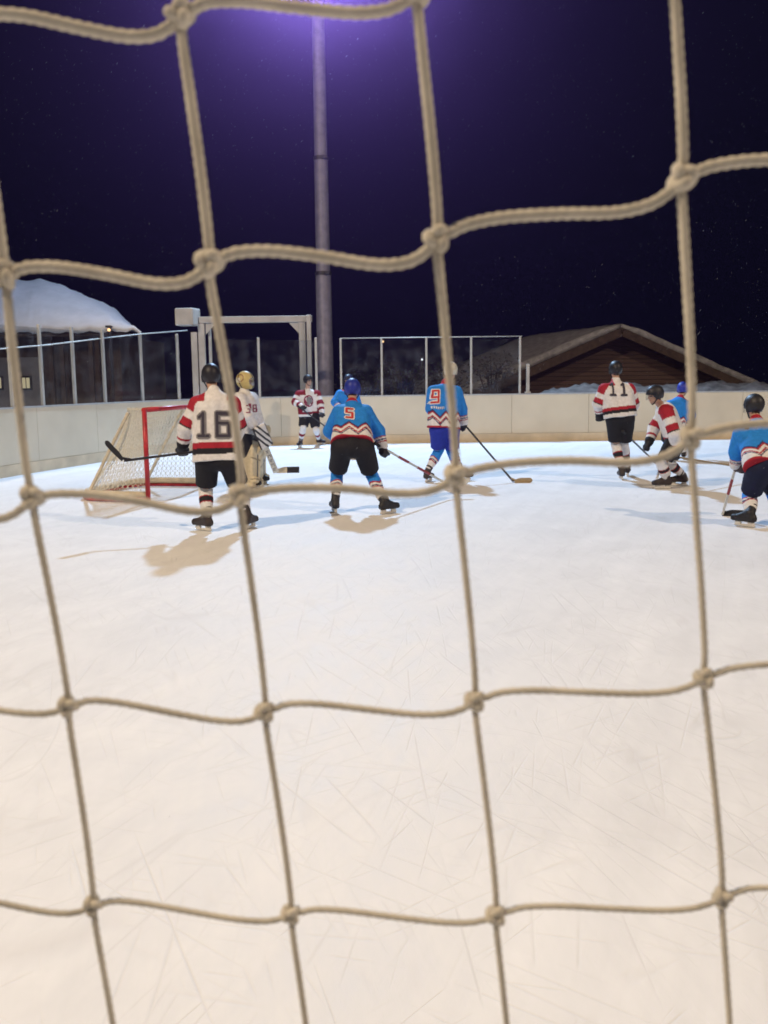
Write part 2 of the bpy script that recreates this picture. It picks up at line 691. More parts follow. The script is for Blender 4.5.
# ================================================================= SETTING
# board line: left end, rounded corner, long straight side
left_pts = [(-6.9, 4, 0), (-6.9, 8, 0), (-6.88, 11, 0), (-6.78, 13.5, 0), (-6.44, 16.2, 0), (-5.55, 19.4, 0),
            (-4.62, 21.6, 0), (-3.25, 23.2, 0), (-1.6, 23.78, 0), (0.5, 23.85, 0), (4, 23.85, 0), (9, 23.85, 0), (17, 23.85, 0)]
board_line = resample(catmull(left_pts, 14), 0.1)
BH = 1.15


def off_line(pts, o):
    out = []
    for i, p in enumerate(pts):
        t = (pts[min(i + 1, len(pts) - 1)] - pts[max(i - 1, 0)]).normalized()
        out.append(p + Vector((-t.y, t.x, 0)) * o)      # +o = outside the rink
    return out


def wall_strip(bm, pts, o0, o1, z0, z1):
    A, B = off_line(pts, o0), off_line(pts, o1)
    rings = []
    for a, b in zip(A, B):
        rings.append([bm.verts.new((a.x, a.y, z0)), bm.verts.new((b.x, b.y, z0)),
                      bm.verts.new((b.x, b.y, z1)), bm.verts.new((a.x, a.y, z1))])
    for r0, r1 in zip(rings, rings[1:]):
        for k in range(4):
            bm.faces.new((r0[k], r0[(k + 1) % 4], r1[(k + 1) % 4], r1[k]))
    bm.faces.new(rings[0][::-1])
    bm.faces.new(rings[-1])


# ground: snow-covered, reaches the dark horizon
bm = bmesh.new()
bmesh.ops.create_grid(bm, x_segments=40, y_segments=40, size=110)
for v in bm.verts:
    v.co.y += 20
    v.co.z = -0.06
tag(from_bm('ground', bm, M['snow']), kind='structure')

bm = bmesh.new()
outl = [v for v in off_line(board_line, 0.02)]
ring = [bm.verts.new((p.x, p.y, 0)) for p in outl] + [bm.verts.new(p) for p in ((17, -1.2, 0), (-6.9, -1.2, 0))]
bm.faces.new(ring)
bm.faces.ensure_lookup_table()
if bm.faces[0].normal.z < 0:
    bm.faces[0].normal_flip()
me = bpy.data.meshes.new('ice')
bm.to_mesh(me)
bm.free()
ice = link('ice', me, M['ice'], smooth=False)
if me.polygons[0].normal.z < 0:
    me.flip_normals()
tag(ice, kind='structure')

# boards
boards = root('rink_boards', (1.0, 23.85, 0), 'long cream rink boards with yellowed kick strip curving round the corner', 'boards')
seg = 19
for i in range(0, len(board_line) - 2, seg):
    part = board_line[i:i + seg + 1]
    if len(part) < 3:
        continue
    part = [p.copy() for p in part]
    part[0] = part[0].lerp(part[1], 0.035)
    part[-1] = part[-1].lerp(part[-2], 0.035)
    bm = bmesh.new()
    wall_strip(bm, part, 0.0, 0.055, 0.205, BH)
    from_bm('panel', bm, M['board'], boards)
bm = bmesh.new()
wall_strip(bm, board_line, 0.055, 0.10, 0.0, BH - 0.01)
from_bm('backing', bm, M['cap'], boards)
bm = bmesh.new()
wall_strip(bm, board_line, -0.012, 0.052, 0.0, 0.2)
from_bm('kick_plate', bm, M['kick'], boards)
bm = bmesh.new()
wall_strip(bm, board_line, -0.012, 0.12, BH + 0.002, BH + 0.028)
from_bm('cap_rail', bm, M['cap'], boards)


def along(px, z=BH):
    """point on the board line seen at picture column px"""
    best = min(board_line, key=lambda p: abs(proj(p.x, p.y, z)[0] - px) + (50 if p.y < 12 else 0))
    return best


def proj(x, y, z):
    d = Vector((x, y, z)) - cam_loc
    w = d.dot(fwd)
    return 384 + F_PX * d.dot(rt) / w, 512 - F_PX * d.dot(up) / w


def screen(name, label, cols_, ztop, rail_pts, width=0.055, group='clear screens above the boards'):
    pts = [along(c) for c in cols_]
    rt_ = root(name, (pts[0].x, pts[0].y, BH), label, 'screen', group)
    idx = [board_line.index(p) for p in pts]
    ctr = off_line(board_line, 0.06)
    for i in idx:
        p = ctr[i]
        t = (board_line[min(i + 1, len(board_line) - 1)] - board_line[i - 1]).normalized()
        rot = Matrix((t, Vector((-t.y, t.x, 0)), Vector((0, 0, 1)))).transposed()
        bm = bmesh.new()
        bm_box(bm, (p.x, p.y, (BH + 0.03 + ztop) / 2), (width, 0.05, ztop - BH - 0.03), rot, 0.006)
        from_bm('post', bm, M['post'], rt_)
    for a, b in zip(idx, idx[1:]):
        ln = ctr[a:b + 1]
        bm = bmesh.new()
        ln = [ln[0].lerp(ln[-1], 0.035)] + ln[1:-1] + [ln[-1].lerp(ln[0], 0.035)]
        wall_strip(bm, ln, -0.005, 0.005, BH + 0.032, ztop - 0.06)
        from_bm('pane', bm, M['pane'], rt_)
    if rail_pts:
        bm = bmesh.new()
        bm_tube(bm, rail_pts, 0.012, 8)
        from_bm('top_rail', bm, M['post'], rt_, True)
    return rt_


rail_l = [at(-60, 352, 14.2), at(0, 349, 16.05), at(47, 345, 17.6), at(105, 338, 19.6), at(141, 334, 20.7), at(187, 330.5, 22.0)]
screen('acrylic_screen', 'clear acrylic screen on white posts around the left corner, with thin sloping rail',
       [-28, 14.8, 47.7, 76.8, 108.9, 143.8, 182], 2.63, rail_l, 0.06)
pts = [at(340, 340, 23.93), at(522, 337.5, 23.93)]
screen('acrylic_screen', 'clear four-bay acrylic screen with straight top rail left of the wooden barn',
       [340.5, 384, 428, 472, 522], 2.57, [(pts[0].x, 23.91, 2.575), (pts[1].x, 23.91, 2.575)], 0.05)
screen('acrylic_screen', 'clear acrylic screen on three thin posts below the cream steel gate frame',
       [215, 260, 319], 2.6, None, 0.055)
p = along(527)
bm = bmesh.new()
bm_box(bm, (p.x, p.y + 0.06, BH + 0.03 + 0.36), (0.075, 0.06, 0.72), None, 0.008)
bm_box(bm, (p.x, p.y + 0.06, BH + 0.035 + 0.02), (0.14, 0.09, 0.04), None, 0.006)
tag(from_bm('short_post', bm, M['gantry']), 'short white post on the boards beside the end of the screen', 'post')

# gate frame behind the boards
YG = 24.75


def gpt(px, py, Y=YG):
    return at(px, py, Y)


gate = root('gate_frame', (gpt(255, 392).x, YG, 0), 'tall cream steel gate frame with box on its left shoulder, behind the boards', 'gate frame')
bl, br = gpt(199, 317.5), gpt(312, 321.5)
zb = (bl.z + br.z) / 2
bm = bmesh.new()
bm_box(bm, ((bl.x + br.x) / 2, YG, zb), (br.x - bl.x, 0.16, 0.16), None, 0.012)
from_bm('beam', bm, M['gantry'], gate)
for c0, c1, dy, zt in ((199, 205.5, 0, -0.085), (299.5, 306, 0.0, -0.085), (307.7, 312, -0.16, 0.09), (208, 210.5, 0.16, -0.1), (192, 198, -0.02, -0.3)):
    x0, x1 = gpt(c0, 350).x, gpt(c1, 350).x
    bm = bmesh.new()
    bm_box(bm, ((x0 + x1) / 2, YG + dy, (zb + zt) / 2), (x1 - x0, 0.12, zb + zt), None, 0.01)
    from_bm('upright', bm, M['gantry'], gate)
for s, c in ((1, 206), (-1, 299)):
    x = gpt(c, 330).x
    bm = bmesh.new()
    a = [(x, YG - 0.03, zb - 0.083), (x + s * 0.26, YG - 0.03, zb - 0.083), (x, YG - 0.03, zb - 0.36)]
    b = [(q[0], YG + 0.03, q[2]) for q in a]
    va, vb = [bm.verts.new(q) for q in a], [bm.verts.new(q) for q in b]
    bm.faces.new(va)
    bm.faces.new(vb[::-1])
    for k in range(3):
        bm.faces.new((va[k], va[(k + 1) % 3], vb[(k + 1) % 3], vb[k]))
    from_bm('gusset', bm, M['gantry'], gate)
b0, b1 = gpt(178.5, 309), gpt(198.5, 326)
bm = bmesh.new()
bm_box(bm, ((b0.x + b1.x) / 2, YG - 0.1, (b0.z + b1.z) / 2), (b1.x - b0.x, 0.5, b0.z - b1.z), Matrix.Rotation(R(-12), 3, 'Z'), 0.03)
from_bm('housing', bm, M['gantry'], gate)

# light mast
YM = 27.6
mb = at(325.5, 385, YM)
mx = mb.x
LAMP_Z = 13.6
mast = root('light_mast', (mx, YM, -0.06), 'tall grey floodlight mast behind the boards, running out of the top of the photo', 'light mast')
bm = bmesh.new()
zs = [-0.06, 1, 2.6, 2.62, 4.5, 4.53, 7.6, 7.63, 11, 14.0]
rs = [0.25, 0.245, 0.235, 0.225, 0.215, 0.2, 0.19, 0.18, 0.17, 0.16]
bm_tube(bm, [(mx, YM, z) for z in zs], rs, 20)
from_bm('pole', bm, M['mast'], mast, True)
for z, r in ((4.52, 0.235), (7.62, 0.21)):
    bm = bmesh.new()
    bm_tube(bm, [(mx, YM, z - 0.05), (mx, YM, z + 0.05)], r, 20)
    bm_box(bm, (mx + 0.12, YM - r, z), (0.12, 0.1, 0.09), None, 0.01)
    from_bm('clamp', bm, M['dark_metal'], mast)
bm = bmesh.new()
bm_box(bm, (mx, YM - 0.08, 14.06), (2.6, 0.12, 0.12), None, 0.01)
from_bm('crossarm', bm, M['mast'], mast)
for s in (-0.95, -0.32, 0.32, 0.95):
    bm = bmesh.new()
    rot = Matrix.Rotation(R(-40), 3, 'X')
    bm_box(bm, (mx + s, YM - 0.35, 14.02), (0.5, 0.22, 0.4), rot, 0.03)
    hd = from_bm('floodlight', bm, M['dark_metal'], mast)
    hd['_w'] = list(mast['_w'])
    bm = bmesh.new()
    bm_box(bm, Vector((mx + s, YM - 0.35, 14.02)) + rot @ Vector((0, -0.118, 0)), (0.44, 0.012, 0.34), rot)
    from_bm('lens', bm, M['lamp_lens'], hd)


def spot(name, loc, target, power, rgb, size=R(130), blend=0.6, radius=0.35):
    d = bpy.data.lights.new(name, 'SPOT')
    d.energy = power
    d.color = rgb
    d.spot_size = size
    d.spot_blend = blend
    d.shadow_soft_size = radius
    o = bpy.data.objects.new(name, d)
    col.objects.link(o)
    o.location = loc
    o.rotation_euler = (Vector(target) - Vector(loc)).to_track_quat('-Z', 'Y').to_euler()
    return o


YC = 31.0
ex = at(141, 331, YC).x
COOL_P, WARM_P = 18000, 18000
spot('floodlight_cool', (mx, YM - 0.75, 13.5), (2.5, 11, 0), COOL_P, (0.47, 0.70, 1.0), R(108), 0.35)
spot('fill_chalet_roof', (mx - 0.6, YM + 0.4, 13.6), (ex - 5, YC + 3, 3.5), 3500, (0.47, 0.66, 1.0), R(62), 0.5)  # added lamp, no such source seen; brightens the snow on the chalet roof
spot('floodlight_warm', (-13.0, -1.6, 17.2), (2.5, 13, 0), WARM_P, (1.0, 0.80, 0.56), R(88), 0.4, 0.3)
spot('fill_warm_right', (19.0, -1.4, 17.0), (2.0, 13, 0), 12500, (1.0, 0.80, 0.58), R(88), 0.4, 0.3)  # added warm fill without a seen source; evens out left boards and ice

# night sky
w = bpy.data.worlds.new('World')
sc.world = w
w.use_nodes = True
bg = w.node_tree.nodes['Background']
bg.inputs['Color'].default_value = (0.24, 0.34, 0.85, 1)
bg.inputs['Strength'].default_value = 0.007

# thin haze, its colour tinted violet to stand for lens flare round the mast
bm = bmesh.new()
bm_box(bm, (0, 20, 8.2), (260, 260, 18.5))
me = bpy.data.meshes.new('haze')
bm.to_mesh(me)
bm.free()
hz = bpy.data.objects.new('haze', me)
col.objects.link(hz)
hm = bpy.data.materials.new('violet_haze')
hm.use_nodes = True
hn = hm.node_tree
hn.nodes.clear()
ho = hn.nodes.new('ShaderNodeOutputMaterial')
pv = hn.nodes.new('ShaderNodeVolumePrincipled')
pv.inputs['Color'].default_value = (0.72, 0.29, 1.0, 1)
pv.inputs['Density'].default_value = 0.0019
pv.inputs['Anisotropy'].default_value = 0.925
hn.links.new(pv.outputs[0], ho.inputs['Volume'])
me.materials.append(hm)
tag(hz, kind='stuff')

# falling snow
fl = random.Random(5)
V, Fc = [], []
for i in range(8000):
    Y = 2.5 + 22 * fl.random() ** 0.8
    X = (fl.random() - 0.5) * (1.15 * Y + 2)
    Z = 0.3 + fl.random() * (1.5 + 0.42 * Y)
    s = fl.uniform(0.00035, 0.0009) * (0.5 + Y / 14)
    ax = Vector((fl.gauss(0.55, 0.25), fl.gauss(0, 0.3), 1)).normalized()
    u = ax.orthogonal().normalized()
    v = ax.cross(u)
    c = Vector((X, Y, Z))
    L = s * fl.uniform(5.0, 11.0)
    b0 = len(V)
    V += [c + ax * L, c - ax * L, c + u * s, c - u * s, c + v * s, c - v * s]
    for e in ((0, 2, 4), (0, 4, 3), (0, 3, 5), (0, 5, 2), (1, 4, 2), (1, 3, 4), (1, 5, 3), (1, 2, 5)):
        Fc.append([b0 + k for k in e])
tag(from_arrays('falling_snow', V, Fc, M['flake'], smooth=False), kind='stuff')

# ---------------------------------------------------------- buildings
# chalet with deep snow on the roof (left)
YC = 31.0
ce = at(141, 331, YC)                     # right eave corner
ex, ez = ce.x, ce.z
chx0 = ex - 13
chalet = root('chalet', (ex - 5, YC + 3, 0), 'low dark chalet with deep snow on its roof and small lit windows, far left', 'chalet')
bm = bmesh.new()
bm_box(bm, ((chx0 + ex - 0.9) / 2, YC + 4, ez / 2 - 0.05), (ex - 0.9 - chx0, 6.4, ez - 0.1))
from_bm('wall', bm, M['dark_wood'], chalet)
gwx = at(43, 380, YC + 0.7).x
bm = bmesh.new()
bm_box(bm, ((chx0 + gwx) / 2, YC + 0.72, (1.6 + (381 - 356) / F_PX * YC) / 2), (gwx - chx0, 0.12, 1.6 + (381 - 356) / F_PX * YC))
from_bm('lower_wall', bm, M['render'], chalet)
for c0, c1 in ((21.5, 30.5), (-8, 2.0)):
    a, b = at(c0, 377.5, YC + 0.62), at(c1, 388.5, YC + 0.62)
    bm = bmesh.new()
    bm_box(bm, ((a.x + b.x) / 2, YC + 0.65, (a.z + b.z) / 2), (b.x - a.x + 0.1, 0.06, a.z - b.z + 0.1), None, 0.01)
    f = from_bm('window', bm, M['dark_metal'], chalet)
    f['_w'] = list(chalet['_w'])
    for s in (-1, 1):
        bm = bmesh.new()
        w_ = (b.x - a.x) / 2 - 0.03
        bm_box(bm, ((a.x + b.x) / 2 + s * (w_ / 2 + 0.015), YC + 0.612, (a.z + b.z) / 2), (w_, 0.012, a.z - b.z - 0.02))
        from_bm('pane', bm, M['lit_window'], f)
for c in (52, 63, 92, 99):
    x = at(c, 370, YC + 0.2).x
    bm = bmesh.new()
    bm_box(bm, (x, YC + 0.2, ez / 2 - 0.05), (0.14, 0.14, ez - 0.1), None, 0.01)
    from_bm('timber_post', bm, M['dark_wood'], chalet)
# roof: profile of top edge seen along x; hip end falls to the right
prof = [(-260, 262), (-60, 268), (10, 276), (36, 277), (70, 287), (104, 301), (122, 313), (135, 324), (141, 330)]


def roof_sheet(name, thick, m, y_front, lift, lump):
    bm = bmesh.new()
    top, n_y = [], 12
    xs = []
    pts2 = catmull([(a, b, 0) for a, b in prof], 6)
    for q in pts2:
        P_ = at(q.x, q.y, YC + 3.2)
        xs.append((at(q.x, q.y, YC).x, P_.z - 0.30 - 0.10 * (m is M['snow'])))
    grid, gl = [], []
    for i, (x, zr) in enumerate(xs):
        rr, ll = [], []
        for j in range(n_y + 1):
            t = j / n_y
            y = y_front + (7.6) * t
            s = math.sin(math.pi * min(1, max(0, t))) ** 0.8 if True else t
            z = ez + lift + max(0.0, zr - ez) * s
            z += lump * (math.sin(x * 2.3 + y * 1.7) * 0.5 + math.sin(x * 5.1 - y * 2.9) * 0.3) * (0.4 + s)
            if 0 < t < 1 or lump == 0:
                pass
            if lump:
                z += 0.035 * math.sin(x * 9.1 + y * 3) + 0.02 * math.sin(x * 17.3) * (j < 2)
            edge = (thick if 0.02 < t < 0.98 else thick * 0.82)
            edge *= 0.15 + 0.85 * min(1, (len(xs) - 1 - i) / 16)
            xr = x - 0.253 * (y - YC)
            rr.append(bm.verts.new((xr, y, z + edge)))
            ll.append(bm.verts.new((xr, y, z)))
        grid.append(rr)
        gl.append(ll)
    for a in range(len(xs) - 1):
        for j in range(n_y):
            bm.faces.new((grid[a][j], grid[a + 1][j], grid[a + 1][j + 1], grid[a][j + 1]))
            bm.faces.new((gl[a][j + 1], gl[a + 1][j + 1], gl[a + 1][j], gl[a][j]))
        bm.faces.new((gl[a][0], gl[a + 1][0], grid[a + 1][0], grid[a][0]))
        bm.faces.new((grid[a][n_y], grid[a + 1][n_y], gl[a + 1][n_y], gl[a][n_y]))
    for e in (0, -1):
        for j in range(n_y):
            bm.faces.new((grid[e][j], grid[e][j + 1], gl[e][j + 1], gl[e][j]))
    return from_bm(name, bm, m, chalet, True)


roof_sheet('roof', 0.12, M['dark_wood'], YC - 0.15, -0.16, 0)
roof_sheet('snow_cap', 0.30, M['snow'], YC - 0.28, -0.03, 0.05)

# wooden barn with snowy gable roof (right)
YB = 33.0
ap = at(617, 322, YB)
ph = R(-13)                                # gable turned a little
ux, uy = Vector((math.cos(ph), -math.sin(ph) * -1, 0)), None
ux = Vector((math.cos(R(12)), math.sin(R(12)), 0))       # along the gable, right end farther
uy = Vector((-ux.y, ux.x, 0))                             # into the building
barn = root('barn', (ap.x, YB, 0), 'low brown plank barn with snow on its gable roof, behind the boards on the right', 'barn')
SL = 0.40
HW = 5.6


def bpt(u, d, z):
    q = Vector((ap.x, YB, 0)) + ux * u + uy * d
    return (q.x, q.y, z)


za = ap.z - 0.34
bm = bmesh.new()
fr = [bm.verts.new(bpt(*q)) for q in ((-HW + .5, 0.5, 0), (HW - .5, 0.5, 0), (HW - .5, 0.5, za - SL * (HW - .5)), (0, 0.5, za), (-HW + .5, 0.5, za - SL * (HW - .5)))]
bk = [bm.verts.new(bpt(*q)) for q in ((-HW + .5, 8, 0), (HW - .5, 8, 0), (HW - .5, 8, za - SL * (HW - .5)), (0, 8, za), (-HW + .5, 8, za - SL * (HW - .5)))]
bm.faces.new(fr)
bm.faces.new(bk[::-1])
for k in range(5):
    bm.faces.new((fr[k], fr[(k + 1) % 5], bk[(k + 1) % 5], bk[k]))
from_bm('wall', bm, M['plank'], barn)


def roof_side(name, s, z0, th, d0, d1, m, rough=0.0, u0=0.0):
    bm = bmesh.new()
    n, nd = 18, 14
    T, B = [], []
    for i in range(n + 1):
        u = s * (u0 + (HW - u0) * i / n)
        tr, br = [], []
        for j in range(nd + 1):
            d = d0 + (d1 - d0) * j / nd
            z = z0 - SL * abs(u)
            t = th * (1 - 0.25 * (i == n))
            if rough:
                t -= 0.10 * math.exp(-(u / .45) ** 2)
                t += rough * (math.sin(u * 3.1 + d * 2) * .5 + math.sin(u * 7.3 - d * 4.4 + s) * .4)
            tr.append(bm.verts.new(bpt(u, d, z + t)))
            br.append(bm.verts.new(bpt(u, d, z)))
        T.append(tr)
        B.append(br)
    for i in range(n):
        for j in range(nd):
            bm.faces.new((T[i][j], T[i + 1][j], T[i + 1][j + 1], T[i][j + 1]))
            bm.faces.new((B[i][j], B[i][j + 1], B[i + 1][j + 1], B[i + 1][j]))
        bm.faces.new((B[i][0], B[i + 1][0], T[i + 1][0], T[i][0]))
        bm.faces.new((T[i][nd], T[i + 1][nd], B[i + 1][nd], B[i][nd]))
    for j in range(nd):
        for i in (0, n):
            bm.faces.new((T[i][j], T[i][j + 1], B[i][j + 1], B[i][j]))
    return from_bm(name, bm, m, barn, rough > 0)


for s in (-1, 1):
    roof_side('roof', s, za + 0.02, 0.12, -0.35, 8.4, M['dark_wood'], 0, 0.002)
    roof_side('snow_cap', s, za + 0.145, 0.22, -0.33, 8.3, M['grey_snow'], 0.025, 0.002)
    bm = bmesh.new()
    bm_bar(bm, bpt(s * 0.03, -0.40, za - 0.02), bpt(s * HW, -0.40, za - 0.02 - SL * HW), 0.06, 0.26)
    from_bm('barge_board', bm, M['dark_wood'], barn)
for u in (-2.6, 0, 2.6):
    bm = bmesh.new()
    bm_bar(bm, bpt(u, -0.3, za - 0.1 - SL * abs(u)), bpt(u, 0.6, za - 0.1 - SL * abs(u)), 0.16, 0.2)
    from_bm('purlin_end', bm, M['dark_wood'], barn)

# snow banked up behind the boards
bm = bmesh.new()
nx, ny = 120, 14
g = []
for i in range(nx + 1):
    row = []
    x = -3.0 + 19 * i / nx
    for j in range(ny + 1):
        y = 24.05 + 5.0 * j / ny
        hgt = 0.55 if x < 3.2 else 0.55 + 0.80 * min(1, (x - 3.2) / 1.5)
        s = math.sin(math.pi * (0.12 + 0.88 * j / ny)) ** 0.7
        z = hgt * s * (1 + 0.03 * math.sin(x * 2.1 + y) + 0.03 * math.sin(x * 5.3 - 2 * y) + 0.035 * math.sin(x * 11 + y * 7))
        row.append(bm.verts.new((x, y, max(-0.05, z - 0.02))))
    g.append(row)
for i in range(nx):
    for j in range(ny):
        bm.faces.new((g[i][j], g[i + 1][j], g[i + 1][j + 1], g[i][j + 1]))
tag(from_bm('snow_bank', bm, M['dark_snow'], None, True), kind='structure')


# dim leafless / snowy shrubs behind the screens
def shrub(px, Y, h_, wd, seed, label):
    q = at(px, 385, Y)
    rt_ = root('shrub', (q.x, Y, -0.05), label, 'shrub', 'snowy shrubs behind the rink')
    r = random.Random(seed)
    bmS, bmL, = bmesh.new(), bmesh.new()
    for i in range(11):
        a = r.uniform(0, 6.28)
        tip = Vector((q.x + math.cos(a) * wd * r.uniform(.3, 1), Y + math.sin(a) * wd * r.uniform(.3, 1), h_ * r.uniform(.65, 1)))
        mid = Vector((q.x, Y, 0)).lerp(tip, .5) + Vector((0, 0, .25 * h_))
        ln = catmull([(q.x, Y, -0.05), mid, tip], 6)
        bm_tube(bmS, ln, [0.035 * (1 - .8 * k / (len(ln) - 1)) for k in range(len(ln))], 5)
        for k in range(46):
            p0 = ln[r.randrange(4, len(ln))] + Vector((r.gauss(0, .16), r.gauss(0, .16), r.gauss(0, .14)))
            d = Vector((r.gauss(0, 1), r.gauss(0, 1), r.gauss(0, .6))).normalized()
            s_ = r.uniform(.03, .075)
            u = d.orthogonal().normalized() * s_ * .5
            bmL.faces.new([bmL.verts.new(v) for v in (p0 - d * s_, p0 + u, p0 + d * s_, p0 - u)])
    from_bm('stems', bmS, M['bark'], rt_)
    from_bm('foliage', bmL, M['needle'], rt_)


for k, (px, Y, h_, wd) in enumerate(((366, 29.5, 1.9, .9), (404, 30.5, 2.1, 1.0), (452, 29.0, 2.0, .9), (492, 30.0, 2.3, .8))):
    shrub(px, Y, h_, wd, 40 + k,
          ['dim leafy shrub behind the first bay of the four-bay screen', 'dim leafy shrub behind the second bay of the four-bay screen',
           'dim leafy shrub behind the third bay of the four-bay screen', 'dim leafy shrub between the last screen bay and the barn'][k])


# small lamps far off in the dark
def far_lamp(px, py, Y, m, label, name='street_lamp'):
    q = at(px, py, Y)
    rt_ = root(name, (q.x, q.y, -0.06), label, 'lamp')
    bm = bmesh.new()
    bm_tube(bm, [(q.x, q.y + .12, -0.06), (q.x, q.y + .12, q.z + .12)], 0.05, 8)
    bm_bar(bm, (q.x, q.y + .14, q.z + .12), (q.x, q.y - .12, q.z + .12), .16, .06)
    from_bm('pole', bm, M['dark_metal'], rt_)
    bm = bmesh.new()
    bmesh.ops.create_icosphere(bm, subdivisions=2, radius=0.05)
    bmesh.ops.translate(bm, verts=bm.verts, vec=(q.x, q.y, q.z + .02))
    from_bm('bulb', bm, m, rt_, True)


far_lamp(109, 330.5, 30.4, M['far_lamp_warm'], 'small warm lamp glowing under the chalet eave')
far_lamp(120, 348, 36, M['far_lamp_red'], 'small red lamp glowing in the dark right of the chalet')
far_lamp(197, 349, 40, M['far_lamp_red'], 'small red lamp glowing beside the gate frame post')
far_lamp(383, 342, 44, M['far_lamp_warm'], 'tiny warm lamp glowing behind the second screen post')
far_lamp(422, 360, 44, M['far_lamp_white'], 'tiny white lamp glowing low behind the screen near the blond helmet')

# ================================================================ GOAL
gp = ground_at(148.5, 502.5)
GX, GY = gp.x, gp.y
goal = root('hockey_goal', (GX - 0.45, GY + 0.92, 0), 'red framed ice hockey goal with white net beside player number 16', 'goal')
PR, GH, GW = 0.032, 1.22, 1.83
for y in (GY, GY + GW):
    bm = bmesh.new()
    bm_tube(bm, [(GX, y, 0.005), (GX, y, GH)], PR, 14)
    from_bm('post', bm, M['red_paint'], goal, True)
bm = bmesh.new()
bm_tube(bm, [(GX, GY - PR * .6, GH + 0.002), (GX, GY + GW + PR * .6, GH + 0.002)], PR, 14)
from_bm('crossbar', bm, M['red_paint'], goal, True)
TD, BD = 0.40, 1.12


def hoop(depth, z, n=18, inset=0.0):
    pts_ = []
    r = 0.45
    y0, y1 = GY + inset, GY + GW - inset
    pts_.append(Vector((GX, y0, z)))
    for k in range(n + 1):
        a = math.pi / 2 * k / n
        pts_.append(Vector((GX - depth + r - r * math.sin(a) if depth > r else GX - depth * math.sin(a), y0 + r * (1 - math.cos(a)), z)))
    q = [Vector((p.x, 2 * (GY + GW / 2) - p.y, z)) for p in pts_[::-1]]
    return pts_ + q


bm = bmesh.new()
bm_tube(bm, hoop(BD, 0.035), 0.03, 10)
from_bm('base_frame', bm, M['red_paint'], goal, True)
bm = bmesh.new()
bm_tube(bm, hoop(TD, GH), 0.018, 10)
from_bm('top_frame', bm, M['red_paint'], goal, True)
bm = bmesh.new()
hb = hoop(BD - 0.03, 0.10, inset=0.02)
bm_tube(bm, hb, 0.045, 10)
from_bm('base_pad', bm, M['goal_pad'], goal, True)
for ys in (0.06, GW - 0.06):
    bm = bmesh.new()
    bm_bar(bm, (GX - TD * .65, GY + ys, GH - 0.03), (GX - BD * .80, GY + ys, 0.12), 0.05, 0.035, 0.008)
    from_bm('brace', bm, M['goal_pad'], goal)
# twine laced over the top frame (red and white)
bm = bmesh.new()
ht = resample(hoop(TD, GH), 0.012)
lace = []
for i, p_ in enumerate(ht):
    a = i * 0.9
    lace.append(p_ + Vector((0, 0, 0.026 * math.sin(a))) + Vector((0, 0.026 * math.cos(a), 0)))
bm_tube(bm, lace, 0.006, 5)
from_bm('lacing', bm, M['goal_net'], goal, True)
# net: twine mesh over the back and sides, top
bm = bmesh.new()
nU = 90
topl = resample(hoop(TD, GH), 0.01)
botl = resample(hoop(BD, 0.05), 0.01)


def samp(l, t):
    f_ = t * (len(l) - 1)
    i = min(len(l) - 2, int(f_))
    return l[i].lerp(l[i + 1], f_ - i)


nV = 30
P2 = [[None] * (nV + 1) for _ in range(nU + 1)]
for i in range(nU + 1):
    a, b = samp(topl, i / nU), samp(botl, i / nU)
    for j in range(nV + 1):
        t = j / nV
        q = a.lerp(b, t)
        sag = math.sin(math.pi * t) * 0.05
        inward = (Vector((GX, GY + GW / 2, q.z)) - q).normalized()
        P2[i][j] = q + inward * sag


def tw(a, b, r=0.0032):
    d = (b - a).normalized()
    u = d.orthogonal().normalized() * r
    v = d.cross(u)
    A_ = [bm.verts.new(a + u * math.cos(k * 2.094) + v * math.sin(k * 2.094)) for k in range(3)]
    B_ = [bm.verts.new(b + u * math.cos(k * 2.094) + v * math.sin(k * 2.094)) for k in range(3)]
    for k in range(3):
        bm.faces.new((A_[k], A_[(k + 1) % 3], B_[(k + 1) % 3], B_[k]))


for i in range(nU + 1):
    for j in range(nV + 1):
        if i < nU and j < nV:
            if (i + j) % 2 == 0:
                tw(P2[i][j], P2[i + 1][j + 1])
            else:
                tw(P2[i + 1][j], P2[i][j + 1])
            if True:
                tw(P2[i][j], P2[i][j + 1]) if i % 2 == 0 else None
mid = GY + GW / 2
for i in range(0, nU // 2, 1):
    a, b = samp(topl, i / nU), samp(topl, 1 - i / nU)
    for k in range(24):
        p0, p1 = a.lerp(b, k / 24), a.lerp(b, (k + 1) / 24)
        tw(p0, p1)
for k in range(1, 40):
    y = GY + GW * k / 40
    dd = min(y - GY, GY + GW - y)
    dep = TD * (math.sqrt(max(0, 1 - (1 - min(1, dd / .45)) ** 2)))
    tw(Vector((GX, y, GH)), Vector((GX - dep, y, GH)))
from_bm('net', bm, M['goal_net'], goal)

piv = Matrix.Translation((GX, GY, 0))
goal.matrix_world = piv @ Matrix.Rotation(R(-13), 4, 'Z') @ piv.inverted() @ Matrix.Translation(goal.location)

